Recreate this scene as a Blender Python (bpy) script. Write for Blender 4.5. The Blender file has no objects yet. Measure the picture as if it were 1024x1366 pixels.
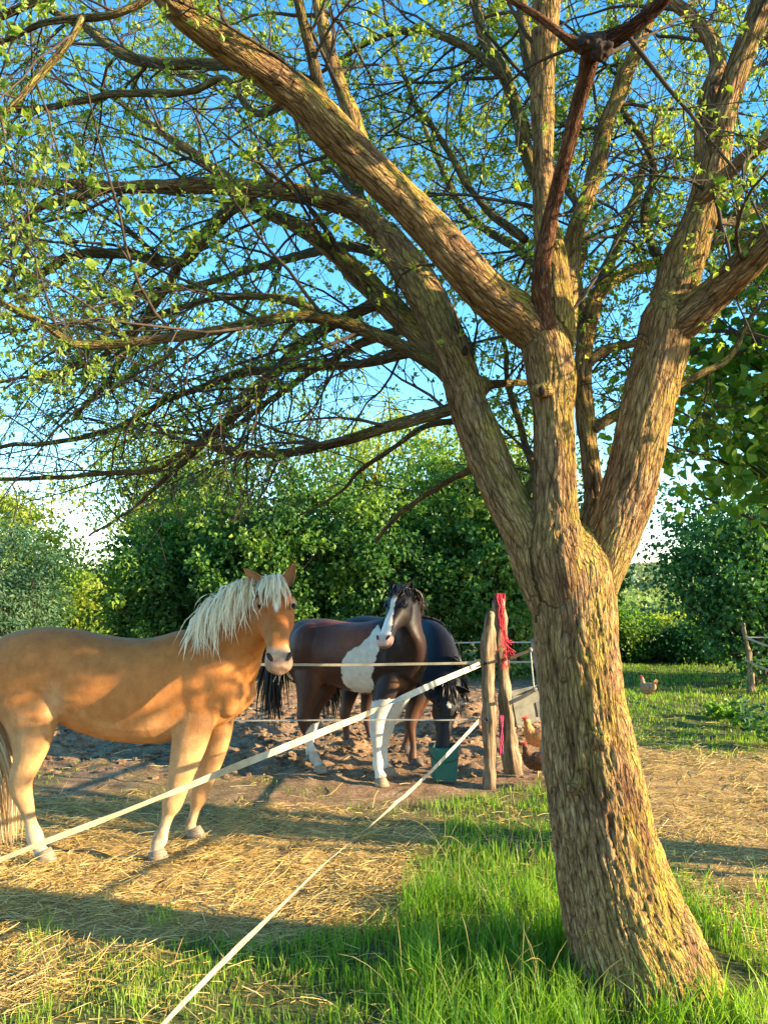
import bpy, bmesh, math, random
import numpy as np
from mathutils import Vector
from mathutils.bvhtree import BVHTree
random.seed(7); RNG = np.random.default_rng(7)
SC = bpy.context.scene; COL = SC.collection
R = math.radians
# ------------------------------------------------------------------ camera
CAMZ = 1.63; PITCH = R(5.7); F = 1025.0
cd = bpy.data.cameras.new('camera'); cam = bpy.data.objects.new('camera', cd); COL.objects.link(cam)
cam.location = (0, 0, CAMZ); cam.rotation_euler = (math.pi/2 + PITCH, 0, 0)
cd.sensor_fit = 'VERTICAL'; cd.sensor_height = 36.0; cd.lens = 36.0*F/1366.0
cd.clip_start = 0.05; cd.clip_end = 5000
SC.camera = cam
# ------------------------------------------------------------------ light
SUN_EL = R(17.5); SUN_BEHIND = R(15)          # sun to the right, a little behind the camera
sd = Vector((math.cos(SUN_EL)*math.cos(SUN_BEHIND), -math.cos(SUN_EL)*math.sin(SUN_BEHIND), math.sin(SUN_EL)))
w = bpy.data.worlds.new('World'); SC.world = w; w.use_nodes = True
nt = w.node_tree; nt.nodes.clear()
wo = nt.nodes.new('ShaderNodeOutputWorld'); bg = nt.nodes.new('ShaderNodeBackground'); sky = nt.nodes.new('ShaderNodeTexSky')
sky.sky_type = 'NISHITA'; sky.sun_disc = False; sky.sun_elevation = SUN_EL
sky.sun_rotation = math.atan2(sd.x, sd.y)
sky.air_density = 1.0; sky.dust_density = 0.3; sky.ozone_density = 1.6; sky.altitude = 200
bg.inputs[1].default_value = 0.15
hs = nt.nodes.new('ShaderNodeHueSaturation'); hs.inputs['Saturation'].default_value = 1.36; hs.inputs['Hue'].default_value = .493
nt.links.new(sky.outputs[0], hs.inputs['Color']); nt.links.new(hs.outputs[0], bg.inputs[0]); nt.links.new(bg.outputs[0], wo.inputs[0])
sl = bpy.data.lights.new('sun', 'SUN'); sl.energy = 5.0; sl.angle = R(0.6); sl.color = (1.0, 0.78, 0.46)
so = bpy.data.objects.new('sun', sl); COL.objects.link(so); so.rotation_euler = sd.to_track_quat('Z', 'Y').to_euler()
so.location = (8, -3, 6)
SC.view_settings.view_transform = 'Standard'; SC.view_settings.look = 'None'
SC.view_settings.exposure = 1.88; SC.view_settings.gamma = 1.0; SC.view_settings.use_curve_mapping = False
SC.cycles.max_bounces = 6; SC.cycles.diffuse_bounces = 3; SC.cycles.glossy_bounces = 2
SC.cycles.transmission_bounces = 3; SC.cycles.transparent_max_bounces = 4
# ------------------------------------------------------------------ projection helpers (photograph pixels at a real distance)
cP, sP = math.cos(PITCH), math.sin(PITCH)
def P(px, py, Y):
    x = (px-512)/F; y = (683-py)/F
    dy = cP - y*sP; dz = sP + y*cP
    k = Y/dy
    return np.array((x*k, Y, CAMZ + dz*k))
def G(px, py, z=0.0):
    y = (683-py)/F
    return P(px, py, (z-CAMZ)*(cP - y*sP)/(sP + y*cP))
def proj(p):
    p = np.asarray(p, float); v = p - np.array((0, 0, CAMZ))
    fw = v[..., 1]*cP + v[..., 2]*sP; up = -v[..., 1]*sP + v[..., 2]*cP
    fw = np.where(fw < .05, .05, fw)
    return 512 + F*v[..., 0]/fw, 683 - F*up/fw, fw
# ------------------------------------------------------------------ noise
def _h(ix, iy, iz, s):
    n = (ix.astype(np.int64)*73856093) ^ (iy.astype(np.int64)*19349663) ^ (iz.astype(np.int64)*83492791) ^ (s*2654435761)
    n = n & 0xffffffff
    n = (n ^ (n >> 15))*2246822519 & 0xffffffff
    n = (n ^ (n >> 13))*3266489917 & 0xffffffff
    n = n ^ (n >> 16)
    return n.astype(np.float64)/4294967295.0
def noise(p, s=0):
    p = np.asarray(p, float); i = np.floor(p); f = p - i; f = f*f*f*(f*(f*6-15)+10)
    x, y, z = i[:, 0], i[:, 1], i[:, 2]; r = 0
    for a in (0, 1):
        wx = f[:, 0] if a else 1-f[:, 0]
        for b in (0, 1):
            wy = f[:, 1] if b else 1-f[:, 1]
            for c in (0, 1):
                wz = f[:, 2] if c else 1-f[:, 2]
                r = r + wx*wy*wz*_h(x+a, y+b, z+c, s)
    return r
def fbm(p, o=4, s=0):
    p = np.asarray(p, float); r = 0; a = .5; t = 0
    for k in range(o):
        r = r + a*noise(p*(2.03**k) + 17.3*k, s+k); t += a; a *= .5
    return r/t
def inpoly(x, y, poly):
    x = np.asarray(x); y = np.asarray(y); c = np.zeros(x.shape, bool); n = len(poly)
    for i in range(n):
        x1, y1 = poly[i]; x2, y2 = poly[i-1]
        if y1 == y2: continue
        k = ((y1 > y) != (y2 > y)) & (x < (x2-x1)*(y-y1)/(y2-y1) + x1)
        c ^= k
    return c
def norm(v):
    v = np.asarray(v, float); return v/np.maximum(np.linalg.norm(v, axis=-1, keepdims=True), 1e-9)
def interp(ts, xs, vals):
    vals = np.asarray(vals, float)
    if vals.ndim == 1: return np.interp(ts, xs, vals)
    return np.stack([np.interp(ts, xs, vals[:, k]) for k in range(vals.shape[1])], 1)
def catmull(ctrl, n):
    """ctrl (m,k) -> (n,k) smooth, chord parametrised on the first three columns"""
    c = np.asarray(ctrl, float); d = np.linalg.norm(np.diff(c[:, :3], axis=0), axis=1); d = np.maximum(d, 1e-5)**.5*d.mean()**.5
    t = np.concatenate([[0], np.cumsum(d)]); m = np.zeros_like(c)
    m[1:-1] = (c[2:]-c[:-2])/(t[2:]-t[:-2])[:, None]; m[0] = (c[1]-c[0])/d[0]; m[-1] = (c[-1]-c[-2])/d[-1]
    q = np.linspace(0, t[-1], n); i = np.clip(np.searchsorted(t, q, side='right')-1, 0, len(c)-2)
    h = (t[i+1]-t[i])[:, None]; u = ((q-t[i])[:, None])/h
    return ((2*u**3-3*u**2+1)*c[i] + (u**3-2*u**2+u)*h*m[i] + (-2*u**3+3*u**2)*c[i+1] + (u**3-u**2)*h*m[i+1])
# ------------------------------------------------------------------ mesh helpers
def mesh_np(name, V, faces, attrs=None, smooth=True):
    """faces: list of int arrays (n,3)/(n,4)"""
    me = bpy.data.meshes.new(name); V = np.asarray(V, np.float32)
    fl = [np.asarray(f, np.int32) for f in faces if len(f)]
    me.vertices.add(len(V)); me.vertices.foreach_set('co', V.ravel())
    nl = sum(f.size for f in fl); npoly = sum(len(f) for f in fl)
    me.loops.add(nl); me.loops.foreach_set('vertex_index', np.concatenate([f.ravel() for f in fl]))
    me.polygons.add(npoly)
    tot = np.concatenate([np.full(len(f), f.shape[1], np.int32) for f in fl])
    me.polygons.foreach_set('loop_start', np.concatenate([[0], np.cumsum(tot)[:-1]]).astype(np.int32))
    me.polygons.foreach_set('use_smooth', np.full(npoly, smooth))
    me.update(calc_edges=True)
    for k, a in (attrs or {}).items():
        a = np.asarray(a, np.float32)
        if a.ndim == 1:
            at = me.attributes.new(k, 'FLOAT', 'POINT'); at.data.foreach_set('value', a)
        elif a.shape[1] == 3:
            at = me.attributes.new(k, 'FLOAT_VECTOR', 'POINT'); at.data.foreach_set('vector', a.ravel())
        else:
            at = me.attributes.new(k, 'FLOAT_COLOR', 'POINT'); at.data.foreach_set('color', a.ravel())
    return me
class Acc:
    def __init__(s): s.V = []; s.F = []; s.A = {}; s.n = 0
    def add(s, V, faces, **at):
        V = np.asarray(V, float)
        for f in faces:
            if len(f): s.F.append(np.asarray(f) + s.n)
        s.V.append(V); s.n += len(V)
        for k, a in at.items():
            a = np.asarray(a, float)
            if a.ndim == 0: a = np.full(len(V), float(a))
            s.A.setdefault(k, []).append(a)
    def mesh(s, name, smooth=True):
        q = [f for f in s.F if f.shape[1] == 4]; t = [f for f in s.F if f.shape[1] == 3]
        fs = ([np.concatenate(q)] if q else []) + ([np.concatenate(t)] if t else [])
        return mesh_np(name, np.concatenate(s.V), fs, {k: np.concatenate(a) for k, a in s.A.items()}, smooth)
def frames(pts, hint=None):
    T = norm(np.gradient(pts, axis=0)); N = np.zeros_like(T)
    if hint is not None:
        h = np.asarray(hint, float); h = np.broadcast_to(h, T.shape)
        N = norm(h - (h*T).sum(1)[:, None]*T)
    else:
        a = np.array((0, 0, 1.0)) if abs(T[0, 2]) < .9 else np.array((1.0, 0, 0))
        n = norm(a - a.dot(T[0])*T[0])
        for i in range(len(T)):
            n = norm(n - n.dot(T[i])*T[i]); N[i] = n
    return T, N, np.cross(T, N)
def tube(pts, ra, rb=None, sides=10, hint=None, caps=True, sq=1.0):
    """closed tube: ra radius along the hint direction, rb along the other. Returns V, [quads, tris], arclength, ring angle"""
    pts = np.asarray(pts, float); m = len(pts); ra = np.broadcast_to(ra, m); rb = ra if rb is None else np.broadcast_to(rb, m)
    T, N, B = frames(pts, hint); th = np.linspace(0, 2*math.pi, sides, endpoint=False)
    c, s_ = np.cos(th), np.sin(th)
    if sq != 1.0: c = np.sign(c)*np.abs(c)**sq; s_ = np.sign(s_)*np.abs(s_)**sq
    V = pts[:, None] + N[:, None]*(c[None, :, None]*ra[:, None, None]) + B[:, None]*(s_[None, :, None]*rb[:, None, None])
    V = V.reshape(-1, 3); i = np.arange(m-1)[:, None]*sides; j = np.arange(sides)[None]; j2 = (j+1) % sides
    Q = np.stack([i+j, i+j2, i+sides+j2, i+sides+j], -1).reshape(-1, 4)
    L = np.concatenate([[0], np.cumsum(np.linalg.norm(np.diff(pts, axis=0), axis=1))])
    arc = np.repeat(L, sides); tris = []
    off = np.stack([np.tile(c, m)*np.repeat(ra, sides), np.tile(s_, m)*np.repeat(rb, sides)], 1)
    if caps:
        V = np.concatenate([V, pts[:1], pts[-1:]]); a = m*sides; b = a+1; jj = np.arange(sides); k = (jj+1) % sides
        tris = np.concatenate([np.stack([np.full(sides, a), k, jj], 1), np.stack([np.full(sides, b), (m-1)*sides+jj, (m-1)*sides+k], 1)])
        arc = np.concatenate([arc, [0, L[-1]]]); off = np.concatenate([off, np.zeros((2, 2))])
    return V, [Q, np.asarray(tris).reshape(-1, 3).astype(int)], arc, off
def ellipsoid(c, r, rot=None, nu=16, nv=10):
    u = np.linspace(0, 2*math.pi, nu, endpoint=False); v = np.linspace(0, math.pi, nv+1)[1:-1]
    X = np.stack([np.outer(np.sin(v), np.cos(u)), np.outer(np.sin(v), np.sin(u)), np.outer(np.cos(v), np.ones(nu))], -1).reshape(-1, 3)
    X = np.concatenate([X, [(0, 0, 1)], [(0, 0, -1)]])*np.asarray(r)
    if rot is not None: X = X @ np.asarray(rot, float)       # rows = axes
    m = nv-1; i = np.arange(m-1)[:, None]*nu; j = np.arange(nu)[None]; k = (j+1) % nu
    Q = np.stack([i+j, i+nu+j, i+nu+k, i+k], -1).reshape(-1, 4); jj = np.arange(nu); kk = (jj+1) % nu
    t = np.concatenate([np.stack([np.full(nu, m*nu), jj, kk], 1), np.stack([np.full(nu, m*nu+1), (m-1)*nu+kk, (m-1)*nu+jj], 1)])
    return X + np.asarray(c, float), [Q, t]
def batch_tubes(Pt, Rd, sides=4):
    """Pt (T,K,3), Rd (T,K)"""
    T_, K, _ = Pt.shape; d = norm(np.gradient(Pt, axis=1)); a = np.zeros_like(d); a[..., 2] = 1
    a[np.abs(d[..., 2]) > .92] = (1, 0, 0); N = norm(np.cross(d, a)); B = np.cross(d, N)
    th = np.arange(sides)*2*math.pi/sides
    V = Pt[:, :, None] + Rd[:, :, None, None]*(N[:, :, None]*np.cos(th)[:, None] + B[:, :, None]*np.sin(th)[:, None])
    base = (np.arange(T_)*K*sides)[:, None, None]; i = (np.arange(K-1)*sides)[None, :, None]; j = np.arange(sides)[None, None]; k = (j+1) % sides
    Q = np.stack([base+i+j, base+i+k, base+i+sides+k, base+i+sides+j], -1).reshape(-1, 4)
    return V.reshape(-1, 3), Q
def link(name, me, mat=None, parent=None, **props):
    o = bpy.data.objects.new(name, me); COL.objects.link(o)
    if mat is not None and me is not None and not me.materials: me.materials.append(mat)
    if parent is not None:
        o.parent = parent; o.matrix_parent_inverse = parent.matrix_world.inverted() if False else o.matrix_parent_inverse
    for k, v in props.items(): o[k] = v
    return o
def empty(name, loc, label, cat, group=None):
    o = bpy.data.objects.new(name, None); COL.objects.link(o); o.location = loc; o.empty_display_size = .1
    o['label'] = label; o['category'] = cat
    if group: o['group'] = group
    return o
def part(name, me, mat, root, parent=None, label=None, kind=None):
    """me is in world coordinates; root = the thing's Empty (unrotated)"""
    o = bpy.data.objects.new(name, me); COL.objects.link(o)
    if not me.materials: me.materials.append(mat)
    if parent is None:
        o.parent = root; o.location = -root.location
    else: o.parent = parent
    if label: o['label'] = label
    if kind: o['kind'] = kind
    return o
def remesh(acc, name, voxel, it=2, fac=.5):
    """union of closed shapes -> one continuous skin"""
    me = acc.mesh(name + '_raw'); o = bpy.data.objects.new(name + '_raw', me); COL.objects.link(o)
    m = o.modifiers.new('r', 'REMESH'); m.mode = 'VOXEL'; m.voxel_size = voxel; m.adaptivity = 0
    s = o.modifiers.new('s', 'SMOOTH'); s.factor = fac; s.iterations = it
    dg = bpy.context.evaluated_depsgraph_get(); ev = o.evaluated_get(dg); out = bpy.data.meshes.new_from_object(ev)
    bpy.data.objects.remove(o); bpy.data.meshes.remove(me); out.name = name
    for p in out.polygons: pass
    out.polygons.foreach_set('use_smooth', np.ones(len(out.polygons), bool))
    return out
def get_co(me):
    a = np.empty(len(me.vertices)*3, np.float32); me.vertices.foreach_get('co', a); return a.reshape(-1, 3).astype(float)
def get_no(me):
    a = np.empty(len(me.vertices)*3, np.float32); me.vertices.foreach_get('normal', a); return a.reshape(-1, 3).astype(float)
def set_co(me, V): me.vertices.foreach_set('co', np.asarray(V, np.float32).ravel()); me.update()
def set_attr(me, k, a):
    a = np.asarray(a, np.float32)
    if a.ndim == 1: me.attributes.new(k, 'FLOAT', 'POINT').data.foreach_set('value', a)
    elif a.shape[1] == 3: me.attributes.new(k, 'FLOAT_VECTOR', 'POINT').data.foreach_set('vector', a.ravel())
    else: me.attributes.new(k, 'FLOAT_COLOR', 'POINT').data.foreach_set('color', a.ravel())
# ------------------------------------------------------------------ materials
class M:
    def __init__(s, name):
        s.m = bpy.data.materials.new(name); s.m.use_nodes = True; s.t = s.m.node_tree; s.t.nodes.clear()
        s.out = s.t.nodes.new('ShaderNodeOutputMaterial'); s.b = s.t.nodes.new('ShaderNodeBsdfPrincipled')
        s.t.links.new(s.b.outputs[0], s.out.inputs[0])
    def n(s, ty, **kw):
        x = s.t.nodes.new(ty)
        for k, v in kw.items():
            if isinstance(k, str) and hasattr(x, k): setattr(x, k, v)
        return x
    def l(s, a, b): s.t.links.new(a, b)
    def attr(s, name, vec=False):
        x = s.n('ShaderNodeAttribute'); x.attribute_name = name; return x.outputs['Vector' if vec else 'Fac']
    def col(s, name):
        x = s.n('ShaderNodeAttribute'); x.attribute_name = name; return x.outputs['Color']
    def noise(s, scale, vec=None, detail=4, rough=.6, mul=None):
        x = s.n('ShaderNodeTexNoise'); x.inputs['Scale'].default_value = scale; x.inputs['Detail'].default_value = detail
        x.inputs['Roughness'].default_value = rough
        if vec is None:
            g = s.n('ShaderNodeNewGeometry'); vec = g.outputs['Position']
        if mul:
            mp = s.n('ShaderNodeVectorMath'); mp.operation = 'MULTIPLY'; mp.inputs[1].default_value = mul; s.l(vec, mp.inputs[0]); vec = mp.outputs[0]
        s.l(vec, x.inputs['Vector']); return x.outputs['Fac']
    def ramp(s, fac, stops):
        x = s.n('ShaderNodeValToRGB'); e = x.color_ramp.elements
        while len(e) < len(stops): e.new(.5)
        for el, (p, c) in zip(e, stops):
            el.position = p; el.color = (*c, 1) if not np.isscalar(c) else (c, c, c, 1)
        s.l(fac, x.inputs[0]); return x.outputs[0]
    def mix(s, fac, a, b, mode='MIX'):
        x = s.n('ShaderNodeMix'); x.data_type = 'RGBA'; x.blend_type = mode
        for i, v in ((0, fac), (6, a), (7, b)):
            if hasattr(v, 'is_linked'): s.l(v, x.inputs[i])
            elif i == 0: x.inputs[0].default_value = v
            else: x.inputs[i].default_value = (*v, 1)
        return x.outputs[2]
    def math(s, op, a, b=0.0):
        x = s.n('ShaderNodeMath'); x.operation = op
        for i, v in enumerate((a, b)):
            if hasattr(v, 'is_linked'): s.l(v, x.inputs[i])
            else: x.inputs[i].default_value = v
        return x.outputs[0]
    def base(s, c, rough=.8, spec=.3):
        if hasattr(c, 'is_linked'): s.l(c, s.b.inputs['Base Color'])
        else: s.b.inputs['Base Color'].default_value = (*c, 1)
        s.b.inputs['Roughness'].default_value = rough; s.b.inputs['Specular IOR Level'].default_value = spec; return s
    def bump(s, h, strength=.5, dist=.01):
        x = s.n('ShaderNodeBump'); x.inputs['Strength'].default_value = strength; x.inputs['Distance'].default_value = dist
        s.l(h, x.inputs['Height']); s.l(x.outputs[0], s.b.inputs['Normal']); return s
def mat_leaf(name, c1, c2, c3, trans=.45, per_object=False, tcol=(1.5, 1.45, .5), rough=.5, spec=.35):
    m = M(name)
    f = m.n('ShaderNodeObjectInfo').outputs['Random'] if per_object else m.attr('rnd')
    c = m.ramp(f, [(0, c1), (.55, c2), (1, c3)])
    m.base(c, rough, spec)
    t = m.n('ShaderNodeBsdfTranslucent'); tc = m.mix(1.0, c, tcol, 'MULTIPLY'); m.l(tc, t.inputs['Color'])
    mx = m.n('ShaderNodeMixShader'); mx.inputs[0].default_value = trans
    m.l(m.b.outputs[0], mx.inputs[1]); m.l(t.outputs[0], mx.inputs[2]); m.l(mx.outputs[0], m.out.inputs[0]); return m.m
def mat_simple(name, c, c2=None, scale=20, rough=.8, spec=.3, bump=0, mul=None):
    m = M(name)
    if c2 is not None:
        nz = m.noise(scale, mul=mul); m.base(m.ramp(nz, [(.3, c), (.7, c2)]), rough, spec)
        if bump: m.bump(nz, bump, .01)
    else: m.base(c, rough, spec)
    return m.m
def mat_bark(name, dark, mid, light, lichen, lich=.5, fscale=34.0):
    m = M(name); v = m.attr('bk', True)
    big = m.noise(5.0, v, 3, .5, (1, 1, .7)); fine = m.noise(120.0, v, 4, .65, (1, 1, .14)); med = m.noise(45.0, v, 3, .6, (1, 1, .12))
    def fissure(sc, zs, wd, seed):
        n = m.noise(sc, v, 2.5, .55, (1+seed, 1+seed, zs)); a = m.math('ABSOLUTE', m.math('SUBTRACT', n, .5)); return m.ramp(a, [(0.0, 0.0), (wd*.4, .35), (wd, 1.0)])
    
    vm = m.n('ShaderNodeVectorMath'); vm.operation = 'MULTIPLY'; vm.inputs[1].default_value = (1, 1, .16); m.l(v, vm.inputs[0])
    nn = m.n('ShaderNodeTexNoise'); nn.inputs['Scale'].default_value = 28; nn.inputs['Detail'].default_value = 2; m.l(vm.outputs[0], nn.inputs['Vector'])
    v2 = m.n('ShaderNodeVectorMath'); v2.operation = 'MULTIPLY_ADD'; v2.inputs[1].default_value = (.035, .035, .02); m.l(nn.outputs['Color'], v2.inputs[0]); m.l(vm.outputs[0], v2.inputs[2])
    vo = m.n('ShaderNodeTexVoronoi'); vo.feature = 'DISTANCE_TO_EDGE'; vo.inputs['Scale'].default_value = fscale*1.45; m.l(v2.outputs[0], vo.inputs['Vector'])
    f1 = m.ramp(vo.outputs['Distance'], [(0.0, 0.0), (.06, .5), (.2, 1.0)])
    f2 = fissure(fscale*2.1, .26, .08, .13)
    fs = m.math('MULTIPLY', f1, m.math('ADD', m.math('MULTIPLY', f2, .55), .45))
    rd = m.attr('ridge')
    h = m.math('ADD', m.math('MULTIPLY', fs, .6), m.math('ADD', m.math('MULTIPLY', med, .25), m.math('MULTIPLY', fine, .25)))
    k = m.math('ADD', m.math('MULTIPLY', h, .55), m.math('MULTIPLY', rd, .42))
    c = m.ramp(k, [(.26, dark), (.52, mid), (.84, light)])
    st = m.ramp(m.noise(4.2, v, 4, .6, (1.6, 1.6, .22)), [(.34, (.48, .40, .40)), (.47, (1, 1, 1)), (.6, (1, 1, 1)), (.72, (1.2, 1.1, .95))]); c = m.mix(1.0, c, st, 'MULTIPLY')
    lm = m.ramp(big, [(lich, 0.0), (lich+.13, 1.0)])
    lm2 = m.math('MULTIPLY', lm, m.ramp(m.noise(60, v, 3, .7, (1, 1, .3)), [(.36, 0.0), (.56, 1.0)]))
    lm3 = m.math('MULTIPLY', m.math('MULTIPLY', lm2, m.attr('lichen')), m.ramp(fs, [(.2, .3), (.7, 1.0)]))
    c = m.mix(lm3, c, lichen)
    g = m.ramp(m.noise(22, v, 5, .75), [(.66, 0.0), (.72, .45)])
    c = m.mix(g, c, (.40, .39, .32))
    m.base(c, .9, .12); m.bump(h, 1.0, .016); return m.m
BARK = mat_bark('bark', (.035, .018, .010), (.215, .122, .058), (.41, .262, .13), (.42, .33, .038), .39)
BARK_THIN = mat_bark('limb_bark', (.035, .024, .014), (.13, .09, .045), (.25, .185, .09), (.32, .27, .045), .38, 60)
BARK_RED = mat_bark('reddish_bark', (.025, .010, .008), (.14, .058, .030), (.28, .14, .07), (.3, .2, .05), .66, 60)
TWIG = mat_simple('twig_bark', (.025, .018, .016), (.095, .068, .045), 6, .85)
WOOD_DARK = mat_simple('stem_bark', (.04, .03, .022), (.10, .075, .05), 10, .9)
LEAF_NEAR = mat_leaf('spring_leaf', (.13, .22, .04), (.24, .34, .06), (.38, .46, .11), .5)
LEAF_NEAR1 = mat_leaf('spring_leaf_single', (.13, .22, .03), (.20, .30, .045), (.30, .38, .06), .5, True)
LEAF_HEDGE = mat_leaf('hedge_leaf', (.022, .075, .020), (.07, .18, .035), (.28, .40, .06), .42)
LEAF_HAZEL = mat_leaf('hazel_leaf', (.05, .15, .025), (.10, .23, .03), (.24, .38, .05), .5)
LEAF_HAZEL1 = mat_leaf('hazel_leaf_single', (.05, .14, .02), (.08, .20, .025), (.20, .32, .035), .45, True)
LEAF_MAPLE = mat_leaf('maple_leaf', (.03, .11, .038), (.06, .17, .05), (.16, .31, .07), .38)
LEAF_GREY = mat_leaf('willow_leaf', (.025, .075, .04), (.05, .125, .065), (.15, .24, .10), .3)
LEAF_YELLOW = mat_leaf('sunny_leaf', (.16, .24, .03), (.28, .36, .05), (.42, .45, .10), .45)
GRASS = mat_leaf('grass_blade', (.06, .17, .015), (.16, .32, .025), (.42, .50, .09), .5, rough=.5)
GRASS_DRY = mat_leaf('dry_grass', (.12, .16, .03), (.25, .24, .07), (.42, .36, .15), .35)
STRAW = mat_leaf('straw_stalk', (.32, .19, .05), (.66, .45, .13), (.88, .68, .29), .2, tcol=(1, 1, 1))

# ------------------------------------------------------------------ ground zones
Z_GRASS = [[(-600, 1222), (0, 1220), (120, 1238), (250, 1250), (380, 1245), (480, 1215), (540, 1165), (555, 1110), (560, 1080), (640, 1062), (690, 1046), (760, 1040), (850, 1135), (905, 1150), (955, 1220), (1010, 1290), (1100, 1400), (1100, 3000), (-600, 3000)],
           [(815, 780), (2200, 780), (2200, 1012), (1024, 1002), (930, 1000), (850, 992), (815, 960)],
           [(-1500, 780), (2500, 780), (2500, 902), (-1500, 902)]]
Z_SPARSE = [[(-600, 1020), (60, 1014), (200, 1012), (400, 1048), (640, 1066), (600, 1092), (400, 1084), (200, 1070), (-600, 1072)],
            [(840, 955), (1100, 960), (1100, 1020), (840, 1010)]]
Z_STRAW = [[(-600, 1066), (0, 1062), (250, 1072), (450, 1082), (570, 1090), (580, 1150), (520, 1225), (380, 1262), (200, 1262), (0, 1240), (-600, 1240)],
           [(-100, 1240), (70, 1250), (90, 1290), (60, 1345), (-100, 1330)]]
Z_STRAW2 = [[(820, 985), (1024, 998), (2200, 1000), (2200, 1400), (1120, 1400), (1000, 1270), (900, 1150), (840, 1020)]]
def zone(px, py, polys, wob, seed, soft=26):
    r = 0
    for k in range(6):
        jx = (wob[:, (k*2) % 6]-.5)*soft*6 + (((k*37) % 11)/11-.5)*soft; jy = (wob[:, (k*2+1) % 6]-.5)*soft*3.2 + (((k*53) % 13)/13-.5)*soft*.6
        s = np.clip((py-785)/300, .12, 1.2)
        a = np.zeros(len(px), bool)
        for q in polys: a |= inpoly(px+jx*s, py+jy*s, q)
        r = r + a
    return r/6.0
def zones(x, y):
    p = np.stack([x, y, np.zeros_like(x)], 1)
    px, py, _ = proj(p)
    behind = y < 1.0; py = np.where(behind, 2000, py); px = np.where(behind, 300, px)
    wob = np.stack([fbm(p*3.1+k*9.7, 4, 40+k) for k in range(6)], 1)
    g = zone(px, py, Z_GRASS, wob, 1); sp = zone(px, py, Z_SPARSE, wob, 2); st = zone(px, py, Z_STRAW, wob, 3); s2 = zone(px, py, Z_STRAW2, wob, 4)
    patch = fbm(p*1.7+3, 4, 90)
    g = g*(1-.85*st)
    return g, sp*np.clip((patch-.38)*5, 0, 1), st, s2, patch
TREE = np.array((1.21, 3.42))
def ground_z(x, y):
    p = np.stack([x, y, np.zeros_like(x)], 1)
    near = np.clip(1-(y-16)/10, 0, 1)*np.clip((y+2)/3, 0, 1)*np.clip(1-(np.abs(x)-9)/6, 0, 1)
    z = (fbm(p*.55, 3, 5)-.5)*.10*near
    px, py, _ = proj(p)
    mud = np.clip((y-6.3)/1.2, 0, 1)*np.clip((13.2-y)/1.5, 0, 1)*np.clip((1.9-x)/1.0, 0, 1)*np.clip((x+7)/1, 0, 1)
    z = z + mud*((fbm(p*2.2, 3, 8)-.42)*.10 + (fbm(p*7.5, 3, 9)-.45)*.13)
    z = z + near*(fbm(p*6, 3, 11)-.5)*.035
    # a long trampled heap of dung and mud behind the horses
    h = np.exp(-((y-9.3-.15*x)/.9)**2)*np.clip((x+4.2)/1.5, 0, 1)*np.clip((2.2-x)/.7, 0, 1)
    z = z + h*(.12+.30*fbm(p*1.6, 4, 13)*np.clip((x+1.5)/2.5, .15, 1))
    d = np.hypot(x-TREE[0], y-TREE[1]); z = z + .06*np.exp(-(d/.55)**2)
    return z
def build_ground():
    def axis(a, b, st, far, n):
        g = np.geomspace(1, far, n)-1
        return np.concatenate([(a-g[::-1])[:-1], np.arange(a, b, st), b+g])
    xs = axis(-6.0, 6.0, .045, 900, 26)
    ys = np.concatenate([-np.geomspace(1, 200, 12)[::-1]+2.0, np.arange(1.6, 11, .035), np.arange(11, 17, .08), 17+np.geomspace(1, 1500, 40)-1])
    X, Y = np.meshgrid(xs, ys, indexing='ij'); x, y = X.ravel(), Y.ravel(); z = ground_z(x, y)
    n, m = len(xs), len(ys); i = np.arange(n-1)[:, None]*m; j = np.arange(m-1)[None]
    Q = np.stack([i+j, i+m+j, i+m+j+1, i+j+1], -1).reshape(-1, 4)
    g, sp, st, s2, patch = zones(x, y)
    V = np.stack([x, y, z], 1)
    me = mesh_np('ground', V, [Q], {'grass': g, 'sparse': sp, 'straw': np.clip(st+s2*.8, 0, 1), 'height': z})
    mt = M('earth')
    fine = mt.noise(38, detail=6, rough=.7); mid = mt.noise(7, detail=5, rough=.65); streak = mt.noise(55, detail=4, mul=(.35, 1.6, 1))
    mud = mt.ramp(mt.math('ADD', mt.math('MULTIPLY', fine, .5), mt.math('MULTIPLY', mid, .5)), [(.34, (.10, .058, .034)), (.5, (.25, .155, .09)), (.66, (.42, .29, .18))])
    strw = mt.ramp(mt.math('ADD', mt.math('MULTIPLY', streak, .6), mt.math('MULTIPLY', mid, .4)), [(.36, (.12, .07, .03)), (.5, (.38, .235, .08)), (.66, (.62, .44, .17))])
    grs = mt.ramp(fine, [(.35, (.035, .045, .014)), (.55, (.10, .11, .035)), (.72, (.24, .19, .09))])
    c = mt.mix(mt.attr('straw'), mud, strw); c = mt.mix(mt.math('MULTIPLY', mt.attr('sparse'), .55), c, grs)
    c = mt.mix(mt.attr('grass'), c, grs)
    mt.base(c, .95, .1); mt.bump(mt.math('ADD', fine, mt.math('MULTIPLY', streak, .5)), .8, .02)
    link('ground', me, mt.m, kind='structure')
build_ground()

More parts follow.
